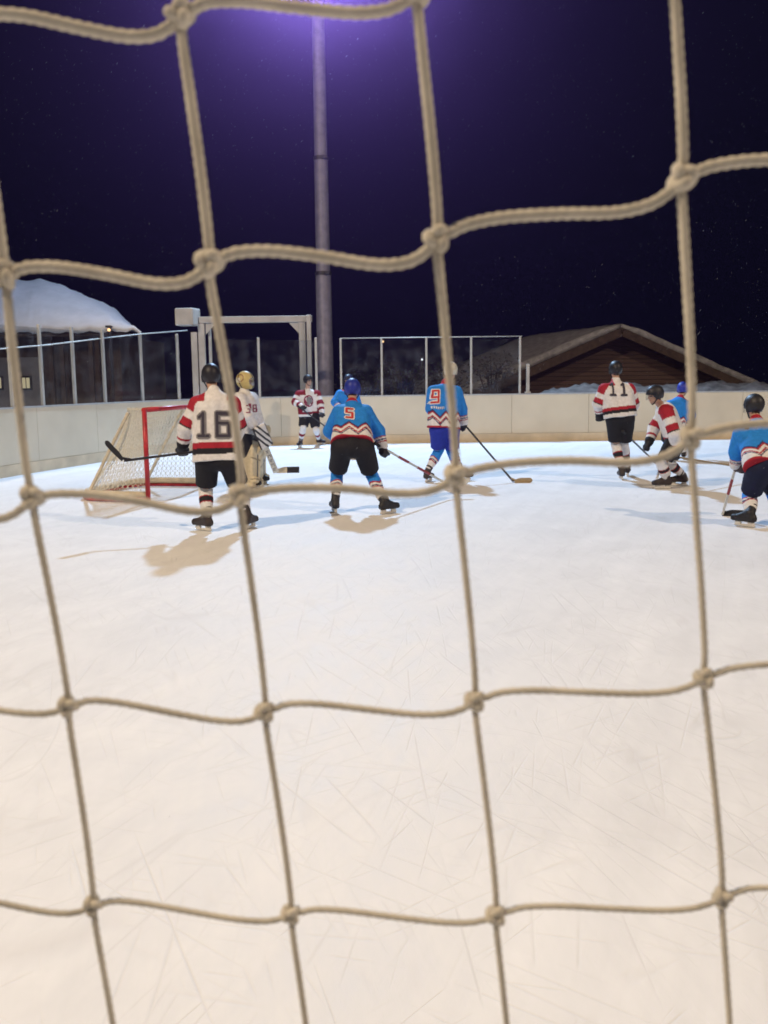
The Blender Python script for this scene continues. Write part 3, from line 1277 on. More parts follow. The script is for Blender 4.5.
# ========================================================== SAFETY NET
NY = 0.42
meas = {  # knot pixels [row][column]
    0: [None, (180, 15), (417, -9), (671, -74)],
    1: [(4, 275), (209, 263), (437, 239), (682, 178)],
    2: [(32, 497), (240, 495), (456, 475), (691, 437)],
    3: [(68, 706), (265, 712), (475, 701), (704, 678)],
    4: [(93, 905), (291, 914), (496, 915), (722, 897)]}
K = {}
for r_, row in meas.items():
    for c_, q in enumerate(row):
        if q:
            K[(r_, c_)] = at(q[0], q[1], NY)
for k_, q in {(1, 4): (925, 130), (2, 4): (928, 398), (3, 4): (935, 642), (4, 4): (950, 880), (4, -1): (-103, 893), (3, -1): (-127, 700)}.items():
    K[k_] = at(q[0], q[1], NY)
K[(0, 0)] = K[(0, 1)] + (K[(1, 0)] - K[(1, 1)])
du = sum(((K[(r_, 3)] - K[(r_, 0)]) / 3 for r_ in range(5)), Vector()) / 5
dv = sum(((K[(4, c_)] - K[(0, c_)]) / 4 for c_ in range(4)), Vector()) / 4
jit = random.Random(3)
C0, C1, R0, R1 = -9, 12, -3, 8
for r_ in range(R0, R1 + 1):
    for c_ in range(C0, C1 + 1):
        if (r_, c_) in K:
            continue
        rc, cc = min(4, max(0, r_)), min(3, max(0, c_))
        K[(r_, c_)] = K[(rc, cc)] + du * (c_ - cc) + dv * (r_ - rc) + Vector((jit.gauss(0, .003), 0, jit.gauss(0, .003)))
for k_ in K:
    K[k_] = cam_loc + (K[k_] - cam_loc) * (1 + 0.009 * math.sin(k_[0] * 1.7 + k_[1] * 2.3))
net = root('safety_net', (0, NY, 1.0), 'beige knotted safety net hanging close in front of the whole view', 'net')
near = lambda r_, c_: -1 <= r_ <= 5 and -1 <= c_ <= 4
PX = NY / F_PX                     # one picture pixel at the net
S_PROF = ((0.0, 0.0), (0.055, -0.30), (0.13, -0.62), (0.28, -0.42), (0.5, 0.28), (0.72, 0.92), (0.86, 1.0), (0.945, 0.62), (1.0, 0.0))


def rope(pts_, r0, fine, lay=1):
    pts_ = resample(pts_, 0.0011 if fine else 0.006)
    b = bmesh.new()
    if isinstance(r0, tuple):
        r0 = [r0[0] + (r0[1] - r0[0]) * min(1, max(0, (i / len(pts_) - .28) / .32)) for i in range(len(pts_))]
    if fine:
        pitch = 0.0135
        bm_tube(b, pts_, r0, 12, prof=lambda a, i: 1 + 0.12 * abs(math.cos(1.5 * (a - lay * 2 * math.pi * i * 0.0011 / pitch))) * 2 - 0.13)
    else:
        bm_tube(b, pts_, r0, 6)
    return b


for r_ in range(R0, R1 + 1):
    for span in ((C0, -1), (-1, 4), (4, C1)):
        fine = span == (-1, 4) and -1 <= r_ <= 5
        ln = []
        amp = (16 if r_ <= 2 else 10) * PX * 1.05
        for c_ in range(span[0], span[1]):
            a, b = K[(r_, c_)], K[(r_, c_ + 1)]
            for u, o in S_PROF[:-1]:
                ln.append(a.lerp(b, u) + Vector((0, 0, -o * (({1: .6, 2: .3}.get(r_, 1)) if o < 0 else 1) * amp * (1 + .15 * math.sin(r_ * 3 + c_ * 5)))))
        ln.append(K[(r_, span[1])].copy())
        rad = {0: .0025, 1: .0024, 2: .0019, 3: .00155, 4: .00145}.get(r_, .0026 if r_ < 0 else .0015)
        o = from_bm('cord', rope(catmull(ln, 5), rad, fine), M['cord'], net, True)
for c_ in range(C0, C1 + 1):
    for span in ((R0, -1), (-1, 5), (5, R1)):
        if span[0] == span[1]:
            continue
        fine = span == (-1, 5) and -1 <= c_ <= 4
        ln = []
        for r_ in range(*span):
            a, b = K[(r_, c_)], K[(r_ + 1, c_)]
            sw = (-2.0, 5.0, 1.5, 2.5)[c_] if r_ == 1 and 0 <= c_ <= 3 else 2.5
            for u, o in ((0, 0), (.1, -.25), (.35, .35), (.65, .9), (.9, .8)):
                ln.append(a.lerp(b, u) + Vector((o * sw * PX, .0012 if u == 0 else 0, 0)))
        ln.append(K[(span[1], c_)].copy())
        o = from_bm('cord', rope(catmull(ln, 5), (0.0022, 0.00145) if fine else (0.0024 if span[0] < 0 and span[1] < 0 else .00155), fine, -1), M['cord'], net, True)


def knot_bm(b, c, seed, n, z=1.0):
    rr = random.Random(seed)
    rot = Matrix.Scale(z, 3) @ Matrix.Rotation(rr.uniform(-.6, .6), 3, 'Y') @ Matrix.Rotation(rr.uniform(-.3, .3), 3, 'X')
    pts_ = []
    for k in range(n):
        t = 2 * math.pi * k / n
        q = Vector(((math.sin(t) + 2 * math.sin(2 * t)) / 3 * 0.0042, math.sin(3 * t) * 0.0030, (math.cos(t) - 2 * math.cos(2 * t)) / 3 * 0.0044))
        pts_.append(c + rot @ q)
    bm_tube(b, pts_, 0.0026 * z * rr.uniform(.93, 1.08), 8 if n > 30 else 5, closed=True)


rest = bmesh.new()
nk = 0
for (r_, c_), q in sorted(K.items()):
    if near(r_, c_):
        b = bmesh.new()
        knot_bm(b, q, r_ * 31 + c_ * 7, 48, 1.0 if r_ <= 1 else (.88 if r_ == 2 else .78))
        from_bm('knot', b, M['cord'], net, True)
        nk += 1
    else:
        knot_bm(rest, q, r_ * 31 + c_ * 7, 18)
o = from_bm('knot', rest, M['cord'], net, True)
o['kind'] = 'stuff'

# ============================================================== PEOPLE
WHITE = np.array((0.70, 0.68, 0.68))
RED = np.array((0.35, 0.016, 0.030))
BLACK = np.array((0.014, 0.014, 0.017))
SHADED_RED = np.array((0.20, 0.010, 0.022))  # team red with shade put into the dye, for the far player
BLUE = np.array((0.020, 0.215, 0.66))
ROYAL = np.array((0.018, 0.035, 0.33))
NAVY = np.array((0.02, 0.03, 0.10))
CREAM = np.array((0.62, 0.53, 0.36))
GREY = np.array((0.2, 0.2, 0.21))
SKIN = np.array((0.46, 0.27, 0.19))


def zig(u, period):
    x = (u / period) % 1.0
    return np.abs(x - 0.5) * 2


def white_torso(t, u, fr_, c):
    c[:] = WHITE
    c[t < 0.27] = RED
    c[t < 0.185] = BLACK
    c[t < 0.10] = WHITE
    c[(t > 0.86) & (np.abs(u) > 0.115)] = RED
    return c


def white_sleeve(s, c):
    c[:] = WHITE
    c[s < 0.30] = RED
    c[(s > 0.62) & (s < 0.98)] = RED
    c[(s > 0.92) & (s < 0.98)] = BLACK
    c[(s > 1.55) & (s < 1.68)] = RED
    c[s > 1.86] = BLACK
    return c


def far_torso(t, u, fr_, c):
    c[:] = WHITE
    c[(t > 0.80) & (np.abs(u) > 0.10)] = SHADED_RED
    c[(t < 0.5) & (np.abs(u) > 0.17)] = SHADED_RED
    c[(t < 0.17)] = SHADED_RED
    c[(t < 0.08)] = WHITE
    return c


def blue_torso(t, u, fr_, c):
    c[:] = BLUE
    z = zig(u + 0.03, 0.20)
    edge = 0.22 + 0.15 * z
    c[t < edge] = WHITE
    for w_, off, cc in ((0.035, 0.0, NAVY), (0.032, 0.03, RED), (0.032, 0.125, RED), (0.026, 0.165, NAVY)):
        c[np.abs(t - (edge - off)) < w_ * .55] = cc
    c[t < 0.035] = RED
    c[t > 0.965] = RED
    return c


def blue_sleeve(s, c):
    c[:] = BLUE
    c[s > 1.42] = WHITE
    c[(s > 1.42) & (s < 1.48)] = RED
    c[(s > 1.58) & (s < 1.66)] = NAVY
    c[(s > 1.72) & (s < 1.79)] = RED
    return c


def white_sock(t, a, c):
    c[:] = WHITE
    c[(t > 0.34) & (t < 0.66)] = RED
    c[(t > 0.39) & (t < 0.61)] = BLACK
    return c


def far_sock(t, a, c):
    c[:] = WHITE
    c[(t > 0.34) & (t < 0.62)] = SHADED_RED
    return c


def blue_sock(t, a, c):
    c[:] = BLUE
    e = 0.32 + 0.16 * zig(a, 2.1)
    c[t > e] = WHITE
    c[np.abs(t - e - 0.02) < 0.03] = RED
    c[np.abs(t - e - 0.17) < 0.03] = NAVY
    c[np.abs(t - e - 0.24) < 0.03] = RED
    return c


# digits as strokes on a 0..1 x 0..1.5 block
SEG = {
    '0': [((0, 0), (1, 0)), ((1, 0), (1, 1.5)), ((1, 1.5), (0, 1.5)), ((0, 1.5), (0, 0))],
    '1': [((.55, 0), (.55, 1.5)), ((.55, 1.5), (.2, 1.25)), ((.15, 0), (.95, 0))],
    '3': [((0, 0), (1, 0)), ((1, 0), (1, 1.5)), ((1, 1.5), (0, 1.5)), ((.3, .75), (1, .75))],
    '5': [((0, 0), (1, 0)), ((1, 0), (1, .85)), ((1, .85), (0, .85)), ((0, .85), (0, 1.5)), ((0, 1.5), (1, 1.5))],
    '6': [((0, 0), (1, 0)), ((1, 0), (1, .85)), ((1, .85), (0, .85)), ((0, 0), (0, 1.5)), ((0, 1.5), (1, 1.5))],
    '8': [((0, 0), (1, 0)), ((1, 0), (1, 1.5)), ((1, 1.5), (0, 1.5)), ((0, 1.5), (0, 0)), ((0, .78), (1, .78))],
    '9': [((0, 0), (1, 0)), ((1, 0), (1, 1.5)), ((1, 1.5), (0, 1.5)), ((0, 1.5), (0, .68)), ((0, .68), (1, .68))],
}


def seg_d(px_, py_, a, b):
    ax, ay = a
    bx, by = b
    dx, dy = bx - ax, by - ay
    t = np.clip(((px_ - ax) * dx + (py_ - ay) * dy) / (dx * dx + dy * dy), 0, 1)
    return np.hypot(px_ - ax - t * dx, py_ - ay - t * dy)


def decal(name, inside, w_, h_, step, centre, rx, uyv, surf, m, parent, lift):
    """cloth patch cut to shape and laid on the jersey surface"""
    rx = Vector(rx).normalized()
    n = rx.cross(Vector(uyv)).normalized()
    uyv = n.cross(rx)
    hit0 = surf.ray_cast(cam_loc, (Vector(centre) - cam_loc).normalized())
    if hit0[0] is not None:
        centre = hit0[0]
    nx_, ny_ = int(w_ / step), int(h_ / step)
    gx = (np.arange(nx_) + .5) * step - w_ / 2
    gy = (np.arange(ny_) + .5) * step - h_ / 2
    GXX, GYY = np.meshgrid(gx, gy, indexing='ij')
    ins = inside(GXX, GYY)
    vid, V, Fc = {}, [], []

    def vert(i, j):
        if (i, j) not in vid:
            p0 = Vector(centre) + rx * (i * step - w_ / 2) + uyv * (j * step - h_ / 2)
            hit = surf.ray_cast(p0 + n * 0.5, -n, 1.2)
            if hit[0] is None:
                return None
            vid[(i, j)] = len(V)
            V.append(hit[0] + n * lift)
        return vid[(i, j)]
    for i, j in zip(*np.nonzero(ins)):
        q = [vert(i, j), vert(i + 1, j), vert(i + 1, j + 1), vert(i, j + 1)]
        if None in q:
            continue
        z = [(V[k] - Vector(centre)).dot(n) for k in q]
        if max(z) - min(z) > 0.08:
            continue
        Fc.append(q)
    if Fc:
        return from_arrays(name, V, Fc, m, parent, True)


def number(text, height, centre, rx, uyv, surf, parent, m_main, m_out=None, stroke=0.16, shear=0.0):
    wd = height / 1.5 * 0.82
    gap = wd * 0.42
    tot = len(text) * wd + (len(text) - 1) * gap
    ch_w = wd

    def ins(x, y, grow):
        r = np.zeros(x.shape, bool)
        xx = x - shear * y
        for k, ch in enumerate(text):
            cx = -tot / 2 + wd / 2 + k * (wd + gap)
            for a, b in SEG[ch]:
                A_ = (cx + (a[0] - .5) * ch_w * .8, (a[1] / 1.5 - .5) * height * .86)
                B_ = (cx + (b[0] - .5) * ch_w * .8, (b[1] / 1.5 - .5) * height * .86)
                r |= seg_d(xx, y, A_, B_) < stroke * wd * .8 + grow
        return r
    W, H = tot + 0.12, height + 0.1
    if m_out:
        decal('number_edge', lambda x, y: ins(x, y, 0.016), W, H, 0.007, centre, rx, uyv, surf, m_out, parent, 0.005)
    decal('number', lambda x, y: ins(x, y, 0.0), W, H, 0.007, centre, rx, uyv, surf, m_main, parent, 0.009)


M['num_black'] = mat('black_twill', (0.045, 0.04, 0.055), 0.85)
M['num_red'] = mat('red_twill', (0.50, 0.035, 0.03), 0.8)
M['num_white'] = mat('white_twill', WHITE, 0.8)
M['num_grey'] = mat('grey_twill', (0.2, 0.19, 0.2), 0.8)
M['num_maroon'] = mat('maroon_twill', (0.22, 0.02, 0.06), 0.8)


def frame3(f, upv=Vector((0, 0, 1))):
    f = Vector(f).normalized()
    s = f.cross(upv).normalized()          # right-hand side of the figure
    u = s.cross(f)
    return s, f, u


def np3(s, f, u):
    return np.array([[s.x, f.x, u.x], [s.y, f.y, u.y], [s.z, f.z, u.z]], np.float32)


def glove(name, wrist, elbow, axis, colr, root_, sc_, cuffc):
    """padded glove: cuff, palm, four curled fingers and a thumb round the stick axis"""
    wrist, elbow = Vector(wrist), Vector(elbow)
    fa = (wrist - elbow).normalized()
    a = Vector(axis).normalized()
    f = fa - a * fa.dot(a)
    if f.length < 0.15:
        f = a.orthogonal()
    f.normalize()
    n = a.cross(f).normalized()
    pr = [cap_(wrist - fa * .10 * sc_, wrist - fa * .01 * sc_, .064 * sc_, .058 * sc_, 'cuff'),
          cap_(wrist, wrist + f * .055 * sc_, .048 * sc_, .046 * sc_, 'palm'),
          cap_(wrist + a * .025 * sc_ + f * .02 * sc_, wrist - a * .025 * sc_ + f * .05 * sc_, .042 * sc_, .042 * sc_, 'palm')]
    for k, (o, ln) in enumerate(((-.040, .88), (-.014, 1.0), (.013, .96), (.038, .8))):
        b0 = wrist + f * .075 * sc_ + a * o * sc_ + n * .022 * sc_
        b1 = b0 + f * .034 * ln * sc_ - n * .020 * sc_
        b2 = b1 - f * .012 * sc_ - n * .040 * ln * sc_
        b3 = b2 - f * .030 * ln * sc_ - n * .006 * sc_
        for p0, p1 in ((b0, b1), (b1, b2), (b2, b3)):
            pr.append(cap_(p0, p1, .0165 * sc_, .0155 * sc_, 'finger'))
    t0 = wrist + a * .040 * sc_ + f * .015 * sc_
    t1 = t0 + a * .022 * sc_ + f * .035 * sc_ - n * .018 * sc_
    t2 = t1 + f * .028 * sc_ - n * .024 * sc_
    pr += [cap_(t0, t1, .021 * sc_, .019 * sc_, 'thumb'), cap_(t1, t2, .019 * sc_, .016 * sc_, 'thumb')]

    def dye(V, tags, t):
        c = np.zeros((len(V), 3))
        c[:] = colr
        c[tags == 'cuff'] = cuffc
        return c
    return blob(name, pr, 0.0085, 0.010, M['leather'], root_, dye, fold=0.0015)


def skate(contact, direction, shin_dir, root_, sc_, col_boot, lean=0.0):
    """boot, holder and steel runner; runner touches the ice at contact"""
    c = Vector((contact[0], contact[1], contact[2]))
    d = Vector((direction[0], direction[1], direction[2] if len(direction) > 2 else 0)).normalized()
    s = d.cross(Vector((0, 0, 1))).normalized()
    u = s.cross(d)
    ank = c + u * .155 * sc_ - d * .055 * sc_
    heel, toe = c + u * .098 * sc_ - d * .085 * sc_, c + u * .092 * sc_ + d * .125 * sc_
    top = ank + Vector(shin_dir).normalized() * .10 * sc_
    pr = [cap_(heel, toe, .045 * sc_, .040 * sc_, 'boot'), cap_(ank, top, .050 * sc_, .056 * sc_, 'boot'),
          cap_(heel, ank, .046 * sc_, .048 * sc_, 'boot'), cap_(ank, c + u * .105 * sc_ + d * .08 * sc_, .046 * sc_, .038 * sc_, 'boot'),
          cap_(toe, toe + d * .01, .042 * sc_, .040 * sc_, 'cap'),
          cap_(ank + d * .045 * sc_, top + d * .05 * sc_ + u * .03 * sc_, .03 * sc_, .036 * sc_, 'tongue')]

    def dye(V, tags, t):
        cc = np.zeros((len(V), 3))
        cc[:] = col_boot
        cc[tags == 'cap'] = np.array(col_boot) * .6
        cc[tags == 'tongue'] = (0.16, 0.15, 0.15)
        return cc
    o, _, _ = blob('skate', pr, 0.0095, 0.014, M['leather'], root_, dye, cuts=[(c + u * .062 * sc_, -u)])
    o['_w'] = list(root_['_w'])
    rot = Matrix((d, s, u)).transposed()
    bm_ = bmesh.new()
    bm_box(bm_, c + u * .036 * sc_ - d * .07 * sc_, (.075 * sc_, .026 * sc_, .05 * sc_), rot, .006)
    bm_box(bm_, c + u * .036 * sc_ + d * .085 * sc_, (.075 * sc_, .026 * sc_, .05 * sc_), rot, .006)
    bm_box(bm_, c + u * .0225 * sc_ + d * .005 * sc_, (.25 * sc_, .016 * sc_, .022 * sc_), rot, .004)
    from_bm('holder', bm_, M['plastic_white'], o)
    bm_ = bmesh.new()
    n = 12
    ra, rb = [], []
    for i in range(n + 1):
        x = (-.135 + .275 * i / n) * sc_
        zl = 0.0 + .012 * max(0, abs(i / n - .5) * 2 - .72) / .28
        for lst, sy in ((ra, -.0022), (rb, .0022)):
            lst.append((bm_.verts.new(c + d * x + s * sy + u * zl), bm_.verts.new(c + d * x + s * sy + u * .012 * sc_)))
    for i in range(n):
        bm_.faces.new((ra[i][0], ra[i + 1][0], ra[i + 1][1], ra[i][1]))
        bm_.faces.new((rb[i][1], rb[i + 1][1], rb[i + 1][0], rb[i][0]))
        bm_.faces.new((rb[i][0], rb[i + 1][0], ra[i + 1][0], ra[i][0]))
        bm_.faces.new((ra[i][1], ra[i + 1][1], rb[i + 1][1], rb[i][1]))
    for i in (0, n):
        bm_.faces.new((ra[i][0], ra[i][1], rb[i][1], rb[i][0]))
    from_bm('runner', bm_, M['steel'], o)
    return ank, top


def player(label, Y0, J, feet, facing, head_dir, helmet_c, torso_fn, sleeve_fn, sock_fn, shorts_c, boot_c,
           glove_c=BLACK, cuff_c=BLACK, axes=None, S=0.95, seed=0.0, goalie=False, h=0.0115, visor=True, hem_off=0.07, leg_len=0.80):
    """J: joints as picture column, row and depth offset; A = side seen on the left, B = on the right"""
    P = {k: at(v[0], v[1], Y0 + (v[2] if len(v) > 2 else 0)) for k, v in J.items()}
    ca, cb = ground_at(*feet[0][0]), ground_at(*feet[1][0])
    base = (ca + cb) / 2
    rt_ = root('person', (base.x, base.y, 0), label, 'person', 'ice hockey players on the ice')
    f = Vector(facing).normalized()
    hip, chest, neck, head = P['hip'], P['chest'], P['neck'], P['head']
    sA, sB = P['sA'], P['sB']
    lat = (sB - sA).normalized()
    spine = (neck - hip).normalized()
    dep = lat.cross(spine)
    # ---- skates first: they fix the ankles
    ends = {}
    for k, (pix, dr) in zip('AB', feet):
        c = ca if k == 'A' else cb
        if len(pix) > 2:
            c = c + Vector((0, 0, pix[2]))
        kn = P['k' + k]
        ends[k] = skate(c, tuple(dr)[:2] + (0,), (kn - (c + Vector((0, 0, .15)))), rt_, S * (1.0 if not goalie else 1.05), boot_c)
    hA, hB = P['hA'], P['hB']
    # ---- body: one continuous surface
    s_, f_, u_ = frame3(head_dir)
    rot = np3(s_, f_, u_)
    hd = head
    q = S * 0.97
    body = [cap_(hip + spine * .06, chest, .10 * q, .125 * q, 'b'), cap_(hA, hB, .085 * q, .085 * q, 'b'),
            cap_(chest, neck - spine * .02, .12 * q, .06 * q, 'b'), cap_(neck - spine * .05, hd - u_ * .04 * q, .056 * q, .054 * q, 'b'),
            ell_(hd + u_ * .030 * q - f_ * .008, (.074 * q, .094 * q, .098 * q), rot, 'b'),
            ell_(hd - u_ * .035 * q + f_ * .022 * q, (.056 * q, .068 * q, .075 * q), rot, 'b'),
            cap_(hd + f_ * .088 * q + u_ * .018 * q, hd + f_ * .106 * q - u_ * .018 * q, .009 * q, .014 * q, 'nose'),
            cap_(hd + f_ * .080 * q - u_ * .052 * q - s_ * .018 * q, hd + f_ * .080 * q - u_ * .052 * q + s_ * .018 * q, .009 * q, .009 * q, 'lip'),
            ell_(hd - u_ * .086 * q + f_ * .066 * q, (.022 * q, .022 * q, .02 * q), rot, 'b'),
            cap_(hd + f_ * .082 * q + u_ * .032 * q - s_ * .038 * q, hd + f_ * .082 * q + u_ * .032 * q + s_ * .038 * q, .012 * q, .012 * q, 'brow')]
    for sg in (-1, 1):
        body.append(ell_(hd + s_ * sg * .076 * q - f_ * .008 * q - u_ * .002, (.012 * q, .022 * q, .032 * q), rot, 'b'))
        body.append(ell_(hd + s_ * sg * .031 * q + f_ * .078 * q + u_ * .012 * q, (.012 * q, .010 * q, .008 * q), rot, 'eye'))
    for k, sh, hp in (('A', sA, hA), ('B', sB, hB)):
        e, w_ = P['e' + k], P['w' + k]
        body += [cap_(chest, sh, .10 * q, .068 * q, 'b'), cap_(sh, e, .056 * q, .044 * q, 'b'), cap_(e, w_, .044 * q, .032 * q, 'b'),
                 cap_(w_, w_ + (w_ - e).normalized() * .05, .032 * q, .026 * q, 'b'),
                 cap_(hp, P['k' + k], .08 * q, .058 * q, 'b'), cap_(P['k' + k], ends[k][0], .060 * q, .038 * q, 'b'),
                 cap_(ends[k][0], ends[k][0] + Vector((0, 0, -.03)), .038 * q, .034 * q, 'b')]

    def bdye(V, tags, t):
        c = np.zeros((len(V), 3))
        c[:] = SKIN
        c[tags == 'eye'] = (0.05, 0.04, 0.04)
        c[tags == 'lip'] = (0.32, 0.12, 0.10)
        loc = (V - np.array(hd)) @ rot
        hair = (loc[:, 2] < 0.05) & (loc[:, 2] > -0.065) & (loc[:, 1] < -0.03)
        c[hair] = (0.05, 0.032, 0.02)
        return c
    blob('body', body, 0.0115, 0.018, M['skin'], rt_, bdye)
    # ---- socks
    for k in 'AB':
        kn, (ank, top) = P['k' + k], ends[k]
        fk = Vector(tuple(feet['AB'.index(k)][1])[:2] + (0,))
        fk.z = 0
        fk.normalize()
        shin = (ank - kn).normalized()
        a1 = top + shin * .02
        pr = [cap_(kn - shin * .05, kn + shin * .13, .078 * S, .074 * S, 's'), cap_(kn + shin * .1, a1, .074 * S, .054 * S, 's'),
              cap_(kn + fk * .03, kn + fk * .022 + shin * .22, .058 * S, .05 * S, 's')]
        L_ = (a1 - kn).length

        def sdye(V, tags, t, kn=kn, shin=shin, L_=L_, fk=fk):
            c = np.zeros((len(V), 3))
            rel = V - np.array(kn)
            tt = rel @ np.array(shin) / L_
            sd = np.array(shin.cross(fk))
            an = np.arctan2(rel @ sd, rel @ np.array(fk))
            return sock_fn(tt, an, c)
        blob('sock', pr, 0.0105, 0.02, M['cloth'], rt_, sdye, fold=0.0035, seed=seed + ord(k))
    # ---- shorts
    legs = []
    for k, hp in (('A', hA), ('B', hB)):
        kn = P['k' + k]
        legs.append(([cap_(hp, hp.lerp(kn, 1.0), .135 * S, .112 * S, 'h')], [(hp.lerp(kn, leg_len), kn - hp)]))
    groups_ = [([cap_(hA + spine * .005, hB + spine * .005, .13 * S, .13 * S, 'h'), cap_(hip - spine * .02, hip + spine * .06, .14 * S, .115 * S, 'h')], [])] + legs

    def hdye(V, tags, t):
        c = np.zeros((len(V), 3))
        c[:] = shorts_c
        return c
    grouped('shorts', groups_, 0.0125, 0.03, rt_, hdye, 0.010, seed + 3)
    # ---- jersey
    hem = hip - spine * hem_off * S
    wide = 0.115 * S
    pr = [cap_(hip - lat * wide - spine * .14, sA - spine * .07 + lat * .07, .158 * S, .125 * S, 'T'),
          cap_(hip + lat * wide - spine * .14, sB - spine * .07 - lat * .07, .158 * S, .125 * S, 'T'),
          cap_(hip - spine * .14, chest, .160 * S, .150 * S, 'T'), cap_(chest - spine * .02, neck - spine * .035, .135 * S, .078 * S, 'T'),
          cap_(neck - spine * .06, neck + spine * .012, .074 * S, .066 * S, 'T')]
    for k, sh in (('A', sA), ('B', sB)):
        e, w_ = P['e' + k], P['w' + k]
        sh = sh - spine * .022
        pr += [cap_(chest.lerp(neck, .45), sh, .105 * S, .088 * S, 'T'), cap_(sh, e, .092 * S, .088 * S, 'U' + k),
               cap_(e, w_.lerp(e, .12), .088 * S, .072 * S, 'V' + k)]
    if goalie:
        pr.append(cap_(chest - spine * .15 - dep * .0, chest, .19 * S, .18 * S, 'T'))
    hemn = -spine
    spl = (neck - hem).length

    def jdye(V, tags, t):
        c = np.zeros((len(V), 3))
        rel = V - np.array(hem)
        tt = rel @ np.array(spine) / spl
        uu = rel @ np.array(lat)
        ff = rel @ np.array(f)
        m_ = tags == 'T'
        c[m_] = torso_fn(tt[m_], uu[m_], ff[m_], c[m_])
        for k in 'AB':
            a_ = tags == 'U' + k
            b_ = tags == 'V' + k
            c[a_] = sleeve_fn(t[a_], c[a_])
            c[b_] = sleeve_fn(1 + t[b_], c[b_])
        return c
    # hem cut only where the torso is: sleeves that reach below it are kept
    hh = h
    lo_cut = [(hem - spine * 0.0, hemn)]
    arms = [p_ for p_ in pr if p_[5][0] in 'UV']
    tors = [p_ for p_ in pr if p_[5][0] == 'T']
    o, V, Fc = jersey_blob(tors, arms, hh, 0.03, lo_cut, rt_, jdye, 0.0135, seed)
    o['_w'] = list(rt_['_w'])
    surf = BVHTree.FromPolygons([tuple(v) for v in V], [tuple(int(i) for i in q_) for q_ in Fc])
    # ---- gloves
    axes = axes or {}
    for k in 'AB':
        glove('glove', P['w' + k], P['e' + k], axes.get(k, lat), glove_c, rt_, S * 1.02, cuff_c)
    # ---- helmet
    if not goalie:
        hc = hd + u_ * .038 * S - f_ * .006
        rr = np.array((.100, .127, .112)) * S
        pr = [ell_(hc, rr, rot, 'shell'), ell_(hc + u_ * .012 * S, rr * .99, rot, 'shell'),
              cap_(hc - f_ * .07 * S - u_ * .04 * S, hc - f_ * .02 * S + u_ * .06 * S, .055 * S, .055 * S, 'shell')]
        for sg in (-1, 1):
            pr.append(cap_(hc + s_ * sg * .088 * S - u_ * .02 * S, hc + s_ * sg * .080 * S - u_ * .075 * S + f_ * .006, .022 * S, .020 * S, 'ear'))
        sub = [box_(hc + f_ * .12 * S - u_ * .095 * S, (.078 * S, .095 * S, .09 * S), rot, .02),
               box_(hc - u_ * .135 * S, (.2 * S, .2 * S, .05 * S), rot, .01)]

        def hedye(V, tags, t):
            loc = (V - np.array(hc)) @ rot
            c = np.zeros((len(V), 3))
            c[:] = helmet_c
            g = (np.abs(np.abs(loc[:, 0]) - .035 * S) < .009) & (loc[:, 2] > .02) & (np.abs(loc[:, 1]) < .085 * S) & (np.abs(np.abs(loc[:, 1]) - .035) > .008)
            c[g] = np.array(helmet_c) * .25
            c[np.abs(loc[:, 1] + 0.008) < .004] = np.array(helmet_c) * .35
            c[tags == 'ear'] = np.array(helmet_c) * .7
            return c
        ho_, _, _ = blob('helmet', pr, 0.008, 0.012, M['shell'], rt_, hedye, sub=sub)
        ho_['_w'] = list(rt_['_w'])
        if visor:
            bm_ = bmesh.new()
            n = 14
            rows = []
            for j in range(4):
                row = []
                for i in range(n + 1):
                    a = R(-78 + 156 * i / n)
                    z = .018 - .032 * j
                    row.append(bm_.verts.new(hc + (s_ * math.sin(a) * .104 + f_ * math.cos(a) * (.134 + .004 * j) + u_ * z) * S))
                rows.append(row)
            for j in range(3):
                for i in range(n):
                    bm_.faces.new((rows[j][i], rows[j][i + 1], rows[j + 1][i + 1], rows[j + 1][i]))
            bmesh.ops.solidify(bm_, geom=list(bm_.faces), thickness=0.003)
            from_bm('visor', bm_, M['pane'], ho_, True)
        st = catmull([hc + s_ * .086 * S - u_ * .07 * S + f_ * .01, hd - u_ * .105 * S + s_ * .03 * S + f_ * .05 * S,
                      hd - u_ * .105 * S - s_ * .03 * S + f_ * .05 * S, hc - s_ * .086 * S - u_ * .07 * S + f_ * .01], 5)
        bm_ = bmesh.new()
        bm_tube(bm_, st, .007, 6)
        from_bm('chin_strap', bm_, M['black_tape'], ho_, True)
    return rt_, o, surf, P, dict(s=s_, f=f_, u=u_, lat=lat, spine=spine, hd=hd, rot=rot, ends=ends)


